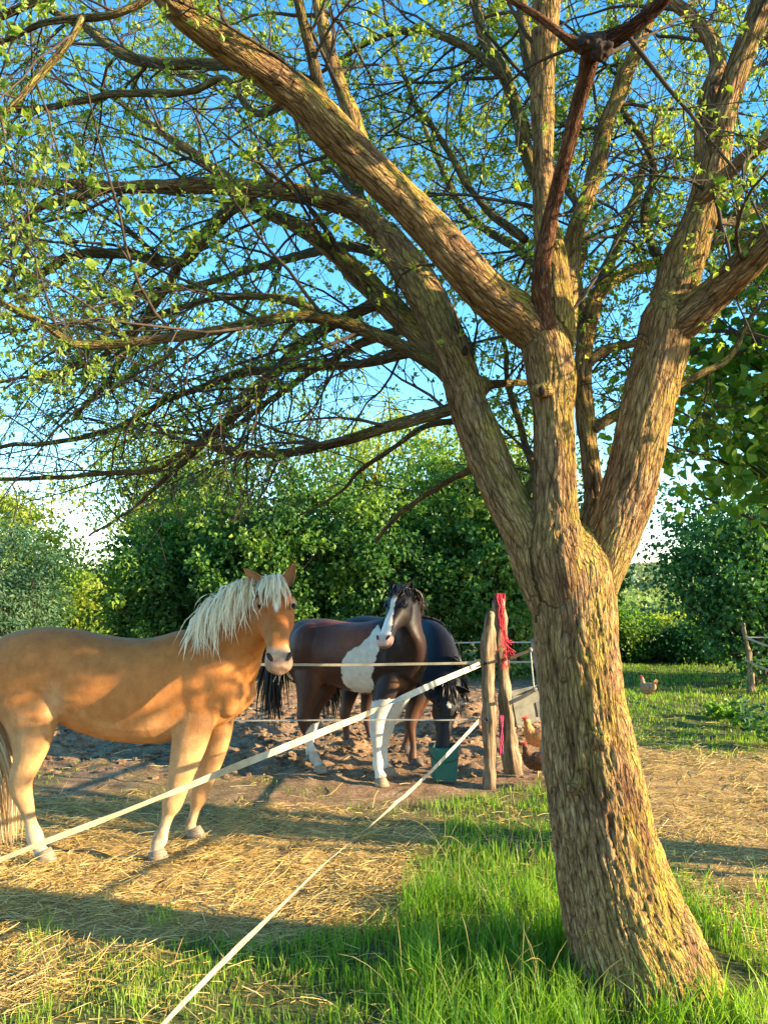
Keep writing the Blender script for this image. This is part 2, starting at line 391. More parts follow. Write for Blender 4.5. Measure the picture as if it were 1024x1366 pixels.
# ------------------------------------------------------------------ trees
def mark(px, py, r_px, Y, main=False):
    """control point from a photograph pixel at a real distance; radius in metres"""
    p = P(px, py, Y); return (*p, r_px*Y/F*(.95 if r_px > 22 and py < 740 else .86 if py < 740 else .97))
def path(ctrl, step=.04):
    c = np.array([mark(*q) for q in ctrl]); L = np.linalg.norm(np.diff(c[:, :3], axis=0), axis=1).sum()
    return catmull(c, max(6, int(L/step)))
TRUNK = path([(915, 1480, 128, 3.32), (888, 1400, 112, 3.32), (874, 1350, 99, 3.32), (862, 1310, 92, 3.33), (847, 1262, 83, 3.34), (827, 1207, 76, 3.35), (806, 1122, 68, 3.35), (791, 1036, 62, 3.35), (781, 968, 57, 3.35), (773, 900, 56, 3.35), (767, 840, 56, 3.35), (763, 790, 57, 3.35), (760, 755, 55, 3.35), (754, 725, 44, 3.35), (750, 700, 28, 3.35)], .05)
MAIN = {
 'A': [(735, 820, 26, 3.34), (716, 760, 32, 3.34), (700, 708, 32, 3.33), (673, 662, 31, 3.35), (648, 608, 30, 3.38), (630, 558, 29, 3.4), (614, 500, 27, 3.42), (596, 455, 27, 3.45), (571, 404, 27, 3.5), (542, 355, 25, 3.55), (512, 312, 22, 3.6)],
 'B': [(755, 800, 38, 3.3), (743, 740, 42, 3.28), (741, 690, 33, 3.26), (740, 617, 29, 3.25), (737, 540, 30, 3.24), (732, 485, 36, 3.22), (724, 446, 34, 3.2), (722, 420, 22, 3.18)],
 'B1': [(735, 470, 28, 3.22), (700, 428, 34, 3.18), (655, 396, 31, 3.1), (610, 350, 30, 3.02), (560, 290, 29, 2.95), (508, 238, 28, 2.88), (450, 180, 31, 2.8), (408, 135, 29, 2.75), (350, 92, 27, 2.68), (290, 52, 25, 2.6), (238, 8, 23, 2.52), (190, -50, 20, 2.45)],
 'B2': [(738, 500, 22, 3.23), (739, 430, 29, 3.23), (733, 350, 27, 3.22), (726, 290, 21, 3.2), (723, 200, 19, 3.18), (724, 100, 20, 3.15), (729, 0, 22, 3.1), (732, -90, 20, 3.05)],
 'C': [(778, 860, 22, 3.33), (790, 800, 30, 3.34), (804, 750, 35, 3.35), (821, 705, 38, 3.36), (838, 650, 37, 3.36), (852, 590, 37, 3.34), (868, 520, 38, 3.32), (880, 470, 38, 3.3), (888, 425, 35, 3.27), (894, 395, 22, 3.26)],
 'C1': [(884, 450, 30, 3.3), (896, 400, 31, 3.3), (910, 345, 30, 3.28), (932, 290, 26, 3.25), (950, 230, 23, 3.2), (963, 165, 21, 3.15), (982, 100, 20, 3.1), (1003, 35, 20, 3.05), (1030, -50, 17, 3.0)],
 'C2': [(880, 452, 26, 3.27), (915, 424, 26, 3.22), (950, 393, 24, 3.15), (985, 362, 24, 3.05), (1024, 322, 24, 2.95), (1075, 275, 22, 2.85), (1150, 215, 18, 2.75)],
 'D': [(783, 745, 26, 3.45), (792, 676, 19, 3.55), (787, 617, 17, 3.62), (780, 560, 16, 3.68), (777, 500, 15, 3.72), (781, 440, 15, 3.78)],
}
MAINP = {k: path(v) for k, v in MAIN.items()}
# limbs traced one by one: pixel, radius in px, distance
LIMBS = [
 [(520, 325, 20, 3.58), (482, 284, 19, 3.65), (432, 265, 16, 3.7), (355, 254, 14, 3.8), (264, 248, 13, 3.9), (152, 249, 9, 4.0), (70, 244, 7, 4.1), (-40, 241, 5, 4.2)],
 [(600, 490, 20, 3.47), (563, 450, 20, 3.55), (520, 408, 19, 3.65), (484, 372, 18, 3.75), (440, 332, 14, 3.85), (396, 303, 12, 3.95), (345, 277, 10, 4.05), (305, 240, 9, 4.15), (254, 203, 8, 4.25), (210, 172, 6, 4.35), (130, 120, 4, 4.5)],
 [(600, 505, 12, 3.43), (575, 484, 12, 3.45), (515, 453, 11, 3.4), (430, 424, 11, 3.35), (363, 425, 9, 3.3), (272, 444, 8, 3.25), (212, 453, 7.5, 3.2), (121, 459, 7, 3.15), (91, 455, 6, 3.1), (36, 420, 6, 3.05), (-30, 392, 5, 3.0)],
 [(615, 540, 12, 3.4), (588, 550, 10, 3.42), (515, 570, 9, 3.5), (448, 592, 8, 3.6), (375, 604, 7, 3.7), (303, 603, 6, 3.8), (268, 591, 6, 3.85), (206, 622, 5, 3.95), (121, 634, 4, 4.1), (-30, 642, 3, 4.3)],
 [(640, 560, 6, 3.45), (575, 566, 5, 3.6), (530, 592, 4, 3.8), (484, 622, 3.2, 4.0), (450, 660, 2.4, 4.2), (400, 690, 1.6, 4.3)],
 [(335, 256, 12, 3.85), (300, 285, 11, 3.9), (264, 325, 11, 3.95), (240, 349, 9, 4.0), (152, 338, 8, 4.1), (91, 346, 7, 4.2), (30, 380, 6, 4.3), (-40, 405, 4, 4.4)],
 [(242, 346, 8, 4.0), (215, 395, 6, 4.05), (185, 440, 5, 4.1), (150, 500, 4, 4.2), (100, 560, 3, 4.3)],
 [(150, 249, 8, 4.0), (95, 265, 8, 3.95), (45, 283, 6, 3.9), (38, 330, 5, 3.9), (10, 378, 4, 3.9)],
 [(500, 405, 10, 3.7), (442, 434, 9, 3.85), (393, 465, 8, 4.0), (351, 519, 7.5, 4.1), (303, 562, 7, 4.2), (242, 616, 5, 4.3), (188, 668, 3, 4.4), (120, 712, 1.8, 4.6)],
 [(580, 468, 8, 3.55), (545, 471, 7, 3.65), (490, 484, 7, 3.75), (424, 489, 6.5, 3.9), (315, 501, 6.5, 4.05), (230, 531, 5.5, 4.2), (151, 574, 4.5, 4.3), (36, 592, 3.5, 4.5), (-50, 610, 3, 4.6)],
 [(430, 424, 8, 3.36), (390, 402, 7, 3.42), (340, 395, 6, 3.5), (280, 400, 5, 3.6), (200, 425, 4.5, 3.7), (120, 480, 4, 3.8), (40, 500, 3, 3.9)],
 [(420, 150, 13, 2.95), (385, 95, 9, 3.0), (350, 92, 10, 3.2), (274, 86, 10, 3.4), (203, 84, 9, 3.5), (152, 68, 8, 3.6), (117, 40, 7, 3.7), (60, 10, 5, 3.8), (10, -20, 4, 3.9)],
 [(440, 160, 12, 2.8), (428, 120, 11, 2.75), (415, 62, 9, 2.7), (395, -10, 8, 2.6), (380, -70, 6, 2.5)],
 [(490, 225, 15, 2.9), (472, 160, 14, 2.95), (452, 110, 12, 3.0), (432, 45, 11, 3.05), (425, -30, 10, 3.1)],
 [(742, 540, 20, 3.26), (752, 440, 19, 3.3), (762, 333, 16, 3.4), (776, 281, 14, 3.45), (792, 230, 14, 3.5), (807, 169, 14, 3.55), (828, 113, 13, 3.6), (853, 56, 12, 3.65), (880, -20, 10, 3.7)],
 [(722, 255, 12, 3.25), (702, 205, 12, 3.3), (689, 148, 11, 3.35), (669, 97, 10, 3.4), (643, 46, 9, 3.5), (632, -20, 7, 3.6)],
 [(726, 160, 11, 3.2), (706, 80, 11, 3.3), (695, 20, 10, 3.4), (688, -40, 8, 3.45)],
 [(670, 100, 8, 3.4), (620, 62, 7, 3.5), (560, 42, 6, 3.6), (500, 52, 5, 3.7), (440, 90, 4, 3.8)],
 [(936, 275, 16, 3.22), (938, 200, 15, 3.2), (942, 133, 15, 3.2), (954, 100, 14, 3.22), (950, 65, 13, 3.25), (930, 38, 12, 3.3), (899, 5, 10, 3.35), (860, -60, 8, 3.4)],
 [(935, 268, 14, 3.2), (958, 244, 13, 3.1), (991, 214, 12, 3.0), (1024, 184, 11, 2.9), (1080, 140, 9, 2.8)],
 [(781, 445, 14, 3.78), (798, 391, 13, 3.85), (841, 362, 10, 3.95), (886, 350, 9, 4.05), (930, 335, 8, 4.15), (1013, 305, 7, 4.3), (1080, 280, 5, 4.4)],
 [(783, 440, 11, 3.78), (770, 380, 9, 3.85), (778, 320, 7, 3.95), (760, 250, 6, 4.0), (720, 200, 5, 4.1)],
 [(786, 575, 10, 3.65), (815, 556, 9, 3.75), (845, 540, 8, 3.9), (880, 532, 6, 4.0), (930, 500, 4, 4.1)],
 [(780, 485, 10, 3.72), (814, 463, 7, 3.8), (858, 457, 6, 3.9), (900, 440, 5, 4.0)],
 [(885, 520, 8, 3.32), (905, 514, 6, 3.4), (936, 495, 6, 3.45), (968, 476, 5, 3.5), (992, 436, 4, 3.55), (1030, 400, 3, 3.6)],
 [(640, 515, 9, 3.5), (675, 512, 6, 3.6), (715, 514, 5, 3.75), (740, 560, 4, 3.9)],
 [(700, 660, 8, 3.4), (715, 630, 8, 3.6), (700, 590, 6, 3.8), (680, 520, 5, 4.0), (670, 450, 4, 4.2)],
 [(640, 620, 7, 3.42), (600, 640, 5, 3.7), (560, 665, 4.5, 3.9), (500, 720, 3, 4.2)],
 [(225, -30, 9, 2.1), (193, 0, 7, 2.1), (150, 18, 6.5, 2.1), (112, 22, 6, 2.12), (60, 30, 5, 2.15), (0, 48, 4, 2.2), (-60, 60, 3, 2.2)],
 [(112, 22, 7, 2.12), (90, 58, 6, 2.1), (66, 86, 5.5, 2.1), (35, 130, 5, 2.05), (0, 173, 4, 2.05), (-50, 230, 3, 2.0)],
 [(140, -40, 8, 2.6), (70, -5, 8, 2.6), (20, 15, 7, 2.65), (-60, 38, 6, 2.7)],
 [(400, 130, 8, 2.85), (340, 150, 6, 3.1), (300, 106, 5, 3.2), (254, 122, 6, 3.3), (150, 126, 6, 3.4), (60, 145, 5, 3.5), (-30, 155, 4, 3.6)],
 [(700, 320, 8, 3.4), (640, 270, 6, 3.6), (590, 190, 5, 3.8), (545, 120, 4, 4.0), (520, 40, 3, 4.1)],
 [(955, 300, 8, 3.3), (990, 290, 7, 3.5), (1040, 260, 5, 3.7)],
 [(900, 390, 9, 3.35), (860, 300, 7, 3.6), (870, 220, 6, 3.8), (830, 140, 5, 4.0), (820, 50, 4, 4.2)],
 [(1000, 60, 9, 3.1), (1040, 30, 7, 3.2), (1090, 20, 5, 3.3)],
 # limbs that leave the picture: up, back and over the viewer
 [(1003, 35, 14, 3.05), (1100, -150, 12, 3.4), (1250, -260, 8, 3.8)],
 [(729, 0, 15, 3.1), (640, -200, 12, 3.4), (500, -330, 8, 3.8)],
 [(853, 56, 10, 3.65), (900, -100, 9, 4.2), (860, -180, 6, 4.8)],
 [(545, 360, 9, 3.6), (470, 330, 8, 4.1), (380, 345, 7, 4.7), (270, 380, 5, 5.3), (150, 400, 3, 5.8)],
 [(600, 450, 9, 3.6), (540, 440, 8, 4.1), (460, 470, 6, 4.7), (380, 520, 5, 5.2), (280, 590, 3, 5.6)],
 [(512, 312, 9, 3.7), (420, 180, 7, 4.3), (330, 120, 5, 4.9), (200, 90, 4, 5.4)],
 [(781, 440, 10, 3.9), (700, 340, 8, 4.5), (620, 280, 6, 5.1), (560, 160, 4, 5.6)],
 [(798, 391, 9, 3.95), (850, 250, 7, 4.5), (880, 150, 5, 5.0)],
]
RED = [(738, 560, 14, 3.26), (732, 480, 20, 3.2), (724, 415, 18, 3.12), (720, 368, 14, 3.05), (730, 307, 12, 2.98), (746, 246, 12, 2.9), (764, 179, 12, 2.8), (781, 113, 13, 2.7), (793, 66, 18, 2.62), (838, 38, 13, 2.55), (880, 5, 12, 2.5), (930, -60, 10, 2.4)]
RED2 = [(793, 70, 14, 2.62), (760, 54, 8, 2.6), (720, 25, 6, 2.6), (680, 0, 5, 2.6), (620, -40, 4, 2.6)]
def ridges(bk, amp_r, seed=3):
    """furrowed bark relief on (offset, offset, length) coordinates: long plates split by narrow winding fissures"""
    w1 = np.stack([fbm(bk*np.array((10, 10, 4.0))+k*7.7, 3, seed+k) for k in (0, 1, 2)], 1)-.5
    e1 = worley(bk*np.array((34, 34, 3.8))+w1*np.array((2.6, 2.6, 1.2)), seed+1)
    q2 = bk*np.array((70, 70, 11.0)); q2[:, :2] += w1[:, :2]*5; m = np.abs(2*noise(q2+5, seed+2)-1)
    r = np.clip(e1*2.6, 0, 1)**.6*.66 + np.clip(m*2.2, 0, 1)*.34
    return r*.8+.2*fbm(bk*np.array((110, 110, 40.)), 3, seed+5)
def worley(p, s=0):
    p = np.asarray(p, float); i = np.floor(p); f1 = np.full(len(p), 9.0); f2 = f1.copy()
    for a in (-1, 0, 1):
        for b in (-1, 0, 1):
            for c in (-1, 0, 1):
                x, y, z = i[:, 0]+a, i[:, 1]+b, i[:, 2]+c
                q = np.stack([x+_h(x, y, z, s), y+_h(x, y, z, s+11), z+_h(x, y, z, s+23)], 1); d = np.linalg.norm(q-p, axis=1)
                f2 = np.where(d < f1, f1, np.minimum(f2, d)); f1 = np.minimum(f1, d)
    return f2-f1
def lichen_side(p, no):
    # lichen grows mostly on the upper side of limbs and on one flank of the trunk
    return np.clip(.35 + .5*no[:, 2] + .35*no[:, 0] + .5*(fbm(p*2.3, 2, 31)-.4), 0, 1)
def bark_coords(V, paths):
    """length along the nearest limb plus offset from its axis"""
    best = np.full(len(V), 1e9); sec = best.copy(); bk = np.zeros((len(V), 3))
    for k, pth in enumerate(paths):
        pts = pth[:, :3]; rad = pth[:, 3]; T, N, B = frames(pts, (0.2, -1, .1)); L = np.concatenate([[0], np.cumsum(np.linalg.norm(np.diff(pts, axis=0), axis=1))])
        for s in range(0, len(V), 20000):
            v = V[s:s+20000]; d = np.linalg.norm(v[:, None]-pts[None], axis=2); i = d.argmin(1)
            o = v-pts[i]; ax = (o*T[i]).sum(1); rr = np.sqrt(np.maximum(d[np.arange(len(v)), i]**2-ax**2, 0))/rad[i]
            rr = rr + 3*np.maximum(np.abs(ax)-.06, 0)/rad[i]
            b = np.stack([(o*N[i]).sum(1), (o*B[i]).sum(1), L[i]+ax], 1) + k*1.37
            u = rr < best[s:s+20000]; sec[s:s+20000] = np.where(u, best[s:s+20000], np.minimum(sec[s:s+20000], rr)); best[s:s+20000][u] = rr[u]; bk[s:s+20000][u] = b[u]
    return bk, np.clip((sec-best)*3.5, 0, 1)
def leaf_arrays(pos, d, size, wid, rng, fold=.25, round_=False):
    """pos, d: (n,3); returns verts, tris, per-leaf vertex count"""
    n = len(pos); d = norm(d); r = norm(rng.normal(size=(n, 3)) + np.array((0, 0, .6))); s = norm(np.cross(d, r)); u = np.cross(s, d)
    L = size[:, None]; W = (size*wid)[:, None]
    if not round_:
        V = np.stack([pos, pos+d*L*.42+s*W*.5+u*W*fold, pos+d*L - u*L*.1, pos+d*L*.42-s*W*.5+u*W*fold], 1)
        b = (np.arange(n)*4)[:, None]; T = np.concatenate([b+[0, 1, 2], b+[0, 2, 3]]); return V.reshape(-1, 3), T, 4
    V = np.stack([pos, pos+d*L*.15+s*W*.36+u*W*fold*.5, pos+d*L*.5+s*W*.52+u*W*fold, pos+d*L*.85+s*W*.28+u*W*fold*.3, pos+d*L-u*L*.1,
                  pos+d*L*.85-s*W*.28+u*W*fold*.3, pos+d*L*.5-s*W*.52+u*W*fold, pos+d*L*.15-s*W*.36+u*W*fold*.5], 1)
    b = (np.arange(n)*8)[:, None]; T = np.concatenate([b+[0, 1, 2], b+[0, 2, 4], b+[2, 3, 4], b+[0, 4, 6], b+[4, 5, 6], b+[0, 6, 7]]); return V.reshape(-1, 3), T, 8
def grow(start, d0, length, K, rng, droop, wander):
    """vectorised random walk of twigs: (n,3) starts -> (n,K,3)"""
    n = len(start); P_ = np.zeros((n, K, 3)); P_[:, 0] = start; d = norm(d0); st = (length/(K-1))[:, None]
    for k in range(1, K):
        d = norm(d + rng.normal(size=(n, 3))*wander + np.array((0, 0, -1.0))*droop*(k/K))
        P_[:, k] = P_[:, k-1] + d*st
    return P_
def sample_on(Pt, per, rng, lo=.15):
    """per points on each polyline: positions, tangents, fraction"""
    n, K, _ = Pt.shape; t = lo + (1-lo)*rng.random((n, per)); f = t*(K-1); i = np.clip(f.astype(int), 0, K-2); u = (f-i)[..., None]
    a = Pt[np.arange(n)[:, None], i]; b = Pt[np.arange(n)[:, None], i+1]
    return (a*(1-u)+b*u).reshape(-1, 3), norm(b-a).reshape(-1, 3), t.ravel()
def perp(d, rng):
    r = rng.normal(size=d.shape); return norm(r-(r*d).sum(-1, keepdims=True)*d)
def single_leaves(root, pos, d, size, wid, rng, mat, mn=10, cap=290, round_=True, name='leaf'):
    """leaves that show 10 px or larger become parts that share mesh data; returns the mask of those taken"""
    px, py, fw = proj(pos); s = size/fw*F
    ok = (px > -5) & (px < 1029) & (py > -5) & (py < 1371) & (s > mn)
    idx = np.nonzero(ok)[0]; idx = idx[np.argsort(-s[idx])][:cap]; mask = np.zeros(len(pos), bool); mask[idx] = True
    protos = []
    for k in range(5):
        nseg = 9; t = np.linspace(0, 1, nseg); wv = (np.sin(math.pi*t**.8)**.75)*wid*(.48+.02*k); wv[0] = wv[-1] = 0.0; curl = -.18*t**2-.05*k*t**2
        mid = np.stack([np.zeros(nseg), t, curl], 1); L_ = mid[1:-1]+np.stack([wv[1:-1], np.zeros(nseg-2), .25*wv[1:-1]+.02*np.sin(t[1:-1]*17)], 1)
        R_ = L_*np.array((-1, 1, 1)); V = np.concatenate([mid, L_, R_]); T = []
        for i in range(nseg-1):
            for side in (0, 1):
                o = nseg+side*(nseg-2)
                a, b = i, i+1; e = o+i-1; f = o+i
                if i == 0: q = [a, b, f]
                elif i == nseg-2: q = [a, b, e]
                else: q = None; T += [[a, b, f], [a, f, e]] if side else [[a, f, b], [a, e, f]]
                if q: T.append(q if side else q[::-1])
        protos.append(mesh_np('leaf', V, [np.array(T)])); protos[-1].materials.append(mat)
    from mathutils import Matrix
    for i in idx:
        y = norm(d[i]); r = norm(rng.normal(size=3)+np.array((0, 0, .8))); x = norm(np.cross(y, r)); z = np.cross(x, y); sz = float(size[i])
        o = bpy.data.objects.new(name, protos[i % 5]); COL.objects.link(o); o.parent = root
        o.matrix_basis = Matrix.Translation(Vector(pos[i])-root.location) @ Matrix([[x[a], y[a], z[a]] for a in range(3)]).to_4x4() @ Matrix.Scale(sz, 4)
    return mask
def build_near_tree():
    rng = np.random.default_rng(11)
    root = empty('orchard_tree', (1.21, 3.45, 0), 'big leaning old fruit tree with furrowed bark in the right foreground', 'tree')
    acc = Acc(); allp = [TRUNK] + list(MAINP.values())
    for p in allp:
        V, Fc, _, _ = tube(p[:, :3], p[:, 3], sides=26, hint=(.2, -1, .1)); acc.add(V, Fc)
    for a, b, r in (((862, 1290, 3.22), (815, 1430, 3.08), .11), ((900, 1300, 3.32), (1000, 1420, 3.2), .13), ((900, 1280, 3.42), (1010, 1370, 3.5), .10), ((800, 1270, 3.42), (745, 1350, 3.5), .09)):
        p = catmull(np.array([(*P(*a), r*1.3), (*((P(*a)+P(*b))/2+np.array((0, 0, -.02))), r), (*P(*b), r*.5)]), 12)
        V, Fc, _, _ = tube(p[:, :3], p[:, 3], sides=14); acc.add(V, Fc)
    # burls on the trunk
    for (px, py, Y, r) in ((795, 985, 3.2, .05), (768, 1050, 3.2, .035), (722, 520, 3.14, .035), (640, 515, 3.4, .05)):
        V, Fc = ellipsoid(P(px, py, Y), (r*1.3, r, r)); acc.add(V, Fc)
    me = remesh(acc, 'trunk', .0066, 9)
    V = get_co(me); no = get_no(me); bk, seam = bark_coords(V, allp); rd = ridges(bk, 1); rd = .55+(rd-.55)*seam
    zz = V[:, 2]; amp = np.interp(zz, [0, 1.2, 2.2, 3.2], [.023, .018, .010, .005])
    V2 = V + no*((rd-.6)*amp)[:, None] + no*((fbm(bk*np.array((1, 1, .4))*7, 3, 61)-.5)*.035)[:, None]
    set_co(me, V2); set_attr(me, 'bk', bk); set_attr(me, 'ridge', rd); set_attr(me, 'lichen', lichen_side(V, no))
    part('trunk', me, BARK, root)
    def limb(ctrl, mat=BARK_THIN, nm='limb', label=None, sides=14):
        p = path(ctrl, .025); p[:, :3] += (np.stack([fbm(p[:, :3]*4, 2, s) for s in (1, 2, 3)], 1)-.5)*.05*np.linspace(0, 1, len(p))[:, None]
        p[:, 3] *= 1+.25*(fbm(p[:, :3]*9, 2, 4)-.5)
        V, Fc, arc, off = tube(p[:, :3], p[:, 3], sides=sides)
        bk = np.stack([off[:, 0], off[:, 1], arc], 1)+p[0, 0]*3; rd = ridges(bk*1.0, 1)
        T, N, B = frames(p[:, :3]); cen = np.concatenate([np.repeat(p[:, :3], sides, 0), p[:1, :3], p[-1:, :3]]); nn = norm(V-cen+1e-6)
        V = V+nn*((rd-.6)*.006)[:, None]
        me = mesh_np(nm, V, Fc, {'bk': bk, 'ridge': rd, 'lichen': lichen_side(V, nn)*1.2})
        part(nm, me, mat, root, label=label); return p
    ps = [limb(c, BARK_THIN if c[0][2] < 14 else BARK) for c in LIMBS]
    ps.append(limb(RED, BARK_RED, 'limb', 'dark reddish limb that forks near the top of the picture', 20)); ps.append(limb(RED2, BARK_RED, 'limb', 'thin reddish side fork'))
    ac = Acc()
    # dark burl at the fork of the reddish limb, pruning scars
    for (px, py, Y, r) in ((793, 62, 2.6, .05), (802, 68, 2.58, .04), (783, 58, 2.58, .038)):
        V, Fc = ellipsoid(P(px, py, Y), (r, r, r*.8)); ac.add(V, Fc)
    k = remesh(ac, 'burl', .006, 3); V = get_co(k); set_co(k, V+get_no(k)*((fbm(V*60, 3, 6)-.5)*.03)[:, None])
    part('burl', k, mat_simple('dark_burl', (.012, .008, .007), (.07, .035, .025), 60, .9), root)
    scar = mat_simple('knot_hole', (.008, .006, .005), (.04, .022, .015), 80, .95)
    for (px, py, Y, r) in ((723, 362, 2.985, .014), (722, 521, 3.10, .016), (620, 468, 3.345, .018)):
        V, Fc = ellipsoid(P(px, py, Y), (r*.8, r*.5, r*1.3), nu=12, nv=8); a = Acc(); a.add(V, Fc); part('knot_hole', a.mesh('knot_hole'), scar, root)
    # branchlets, twigs, spurs
    src = [(p, .35 if i >= len(ps)-2 else 1.0) for i, p in enumerate(ps)] + [(MAINP[k], .35) for k in ('B1', 'C1', 'C2', 'B2', 'A')]
    S, D, Ln, Rr = [], [], [], []
    for p, wgt in src:
        seg = np.linalg.norm(np.diff(p[:, :3], axis=0), axis=1); L = seg.sum(); n = int(L*(5.6+4.0*(p[0, 0] < .9)*(p[-1, 2] < 2.9))*wgt)+2; T = norm(np.gradient(p[:, :3], axis=0))
        # fraction along limb, denser outwards
        f = (.12+.88*rng.random(n)**.75)*(len(p)-1); i = f.astype(int)
        S.append(p[i, :3]); t = T[i]; q = perp(t, rng); D.append(t*.75+q*(.75+.3*rng.random((n, 1))) + np.array((-.18, .05, .02)) + (np.array((.1, .75, 0)) if p[0, 0] > .45 else 0))
        Ln.append(rng.uniform(.45, 1.25, n)*np.interp(L, [.3, 1.5], [.6, 1])); Rr.append(np.clip(p[i, 3]*.36, .0035, .010))
        S.append(p[-1:, :3]); D.append(T[-1:]); Ln.append(np.array([.9])); Rr.append(np.clip(p[-1:, 3]*.9, .004, .02))
    S, D, Ln, Rr = map(np.concatenate, (S, D, Ln, Rr))
    L1 = grow(S, D, Ln, 9, rng, .13, .12)
    low = 1.63+np.interp(S[:, 0], [-3, -1, .3, 1.2, 3], [.068, .068, .10, .14, .15])*L1[:, -1, 1]; kp = L1[:, :, 2].min(1) > low; L1, Rr = L1[kp], Rr[kp]; tap = np.linspace(1, .3, 9)
    A = Acc(); V, Q = batch_tubes(L1, Rr[:, None]*tap, 5); A.add(V, [Q])
    s2, t2, f2 = sample_on(L1, 7, rng); n2 = len(s2); d2 = t2*.8+perp(t2, rng)*.8
    ln2 = rng.uniform(.18, .62, n2)*(1.15-.5*f2); L2 = grow(s2, d2, ln2, 6, rng, .12, .16)
    kp = L2[:, :, 2].min(1) > 1.63+.066*L2[:, -1, 1]; L2 = L2[kp]; n2 = len(L2)
    r2 = np.clip(np.repeat(Rr, 7)*.4, .0014, .0032)[kp]; V, Q = batch_tubes(L2, r2[:, None]*np.linspace(1, .45, 6), 4); A.add(V, [Q])
    s3, t3, f3 = sample_on(L2, 3, rng, .2); n3 = len(s3); L3 = grow(s3, t3*.6+perp(t3, rng)*.9, rng.uniform(.05, .22, n3), 4, rng, .05, .2)
    V, Q = batch_tubes(L3, np.full((n3, 1), .0011)*np.linspace(1, .6, 4), 3); A.add(V, [Q])
    part('twigs', A.mesh('twigs'), TWIG, root, kind='stuff')
    # leaves: little tufts at the ends of spurs and along twigs
    c1 = L3[:, -1]; dd1 = norm(L3[:, -1]-L3[:, -2]); c2, dd2, _ = sample_on(L2, 3, rng, .35)
    cen = np.concatenate([c1, c2, L2[:, -1], L1[:, -1]]); dd = np.concatenate([dd1, dd2, norm(L2[:, -1]-L2[:, -2]), norm(L1[:, -1]-L1[:, -2])])
    keep = fbm(cen*2.2, 3, 77) > .30+.16*rng.random(len(cen))+.20*np.clip((3.0-cen[:, 2])/.8, 0, 1)*np.clip((.4-cen[:, 0])/.5, 0, 1); cen, dd = cen[keep], dd[keep]
    per = rng.integers(3, 7, len(cen)); idx = np.repeat(np.arange(len(cen)), per); n = len(idx)
    pos = cen[idx]+rng.normal(size=(n, 3))*.008; d = norm(dd[idx]*.7+rng.normal(size=(n, 3))*.65+np.array((0, 0, -.1))); size = rng.uniform(.014, .036, n)*np.where(rng.random(n) < .12, 1.35, 1)*(1-.35*np.clip((3.0-pos[:, 2])/.8, 0, 1)*(pos[:, 0] < .3))
    tk = single_leaves(root, pos, d, size, .6, rng, LEAF_NEAR1, 11.5, 180)
    pos, d, size = pos[~tk], d[~tk], size[~tk]; V, T, k = leaf_arrays(pos, d, size, .62, rng)
    part('leaves', mesh_np('leaves', V, [T], {'rnd': np.repeat(rng.random(len(pos)), k)}, False), LEAF_NEAR, root, kind='stuff')
    print('near tree leaves', len(pos), 'twigs', len(L1), n2, n3)
build_near_tree()

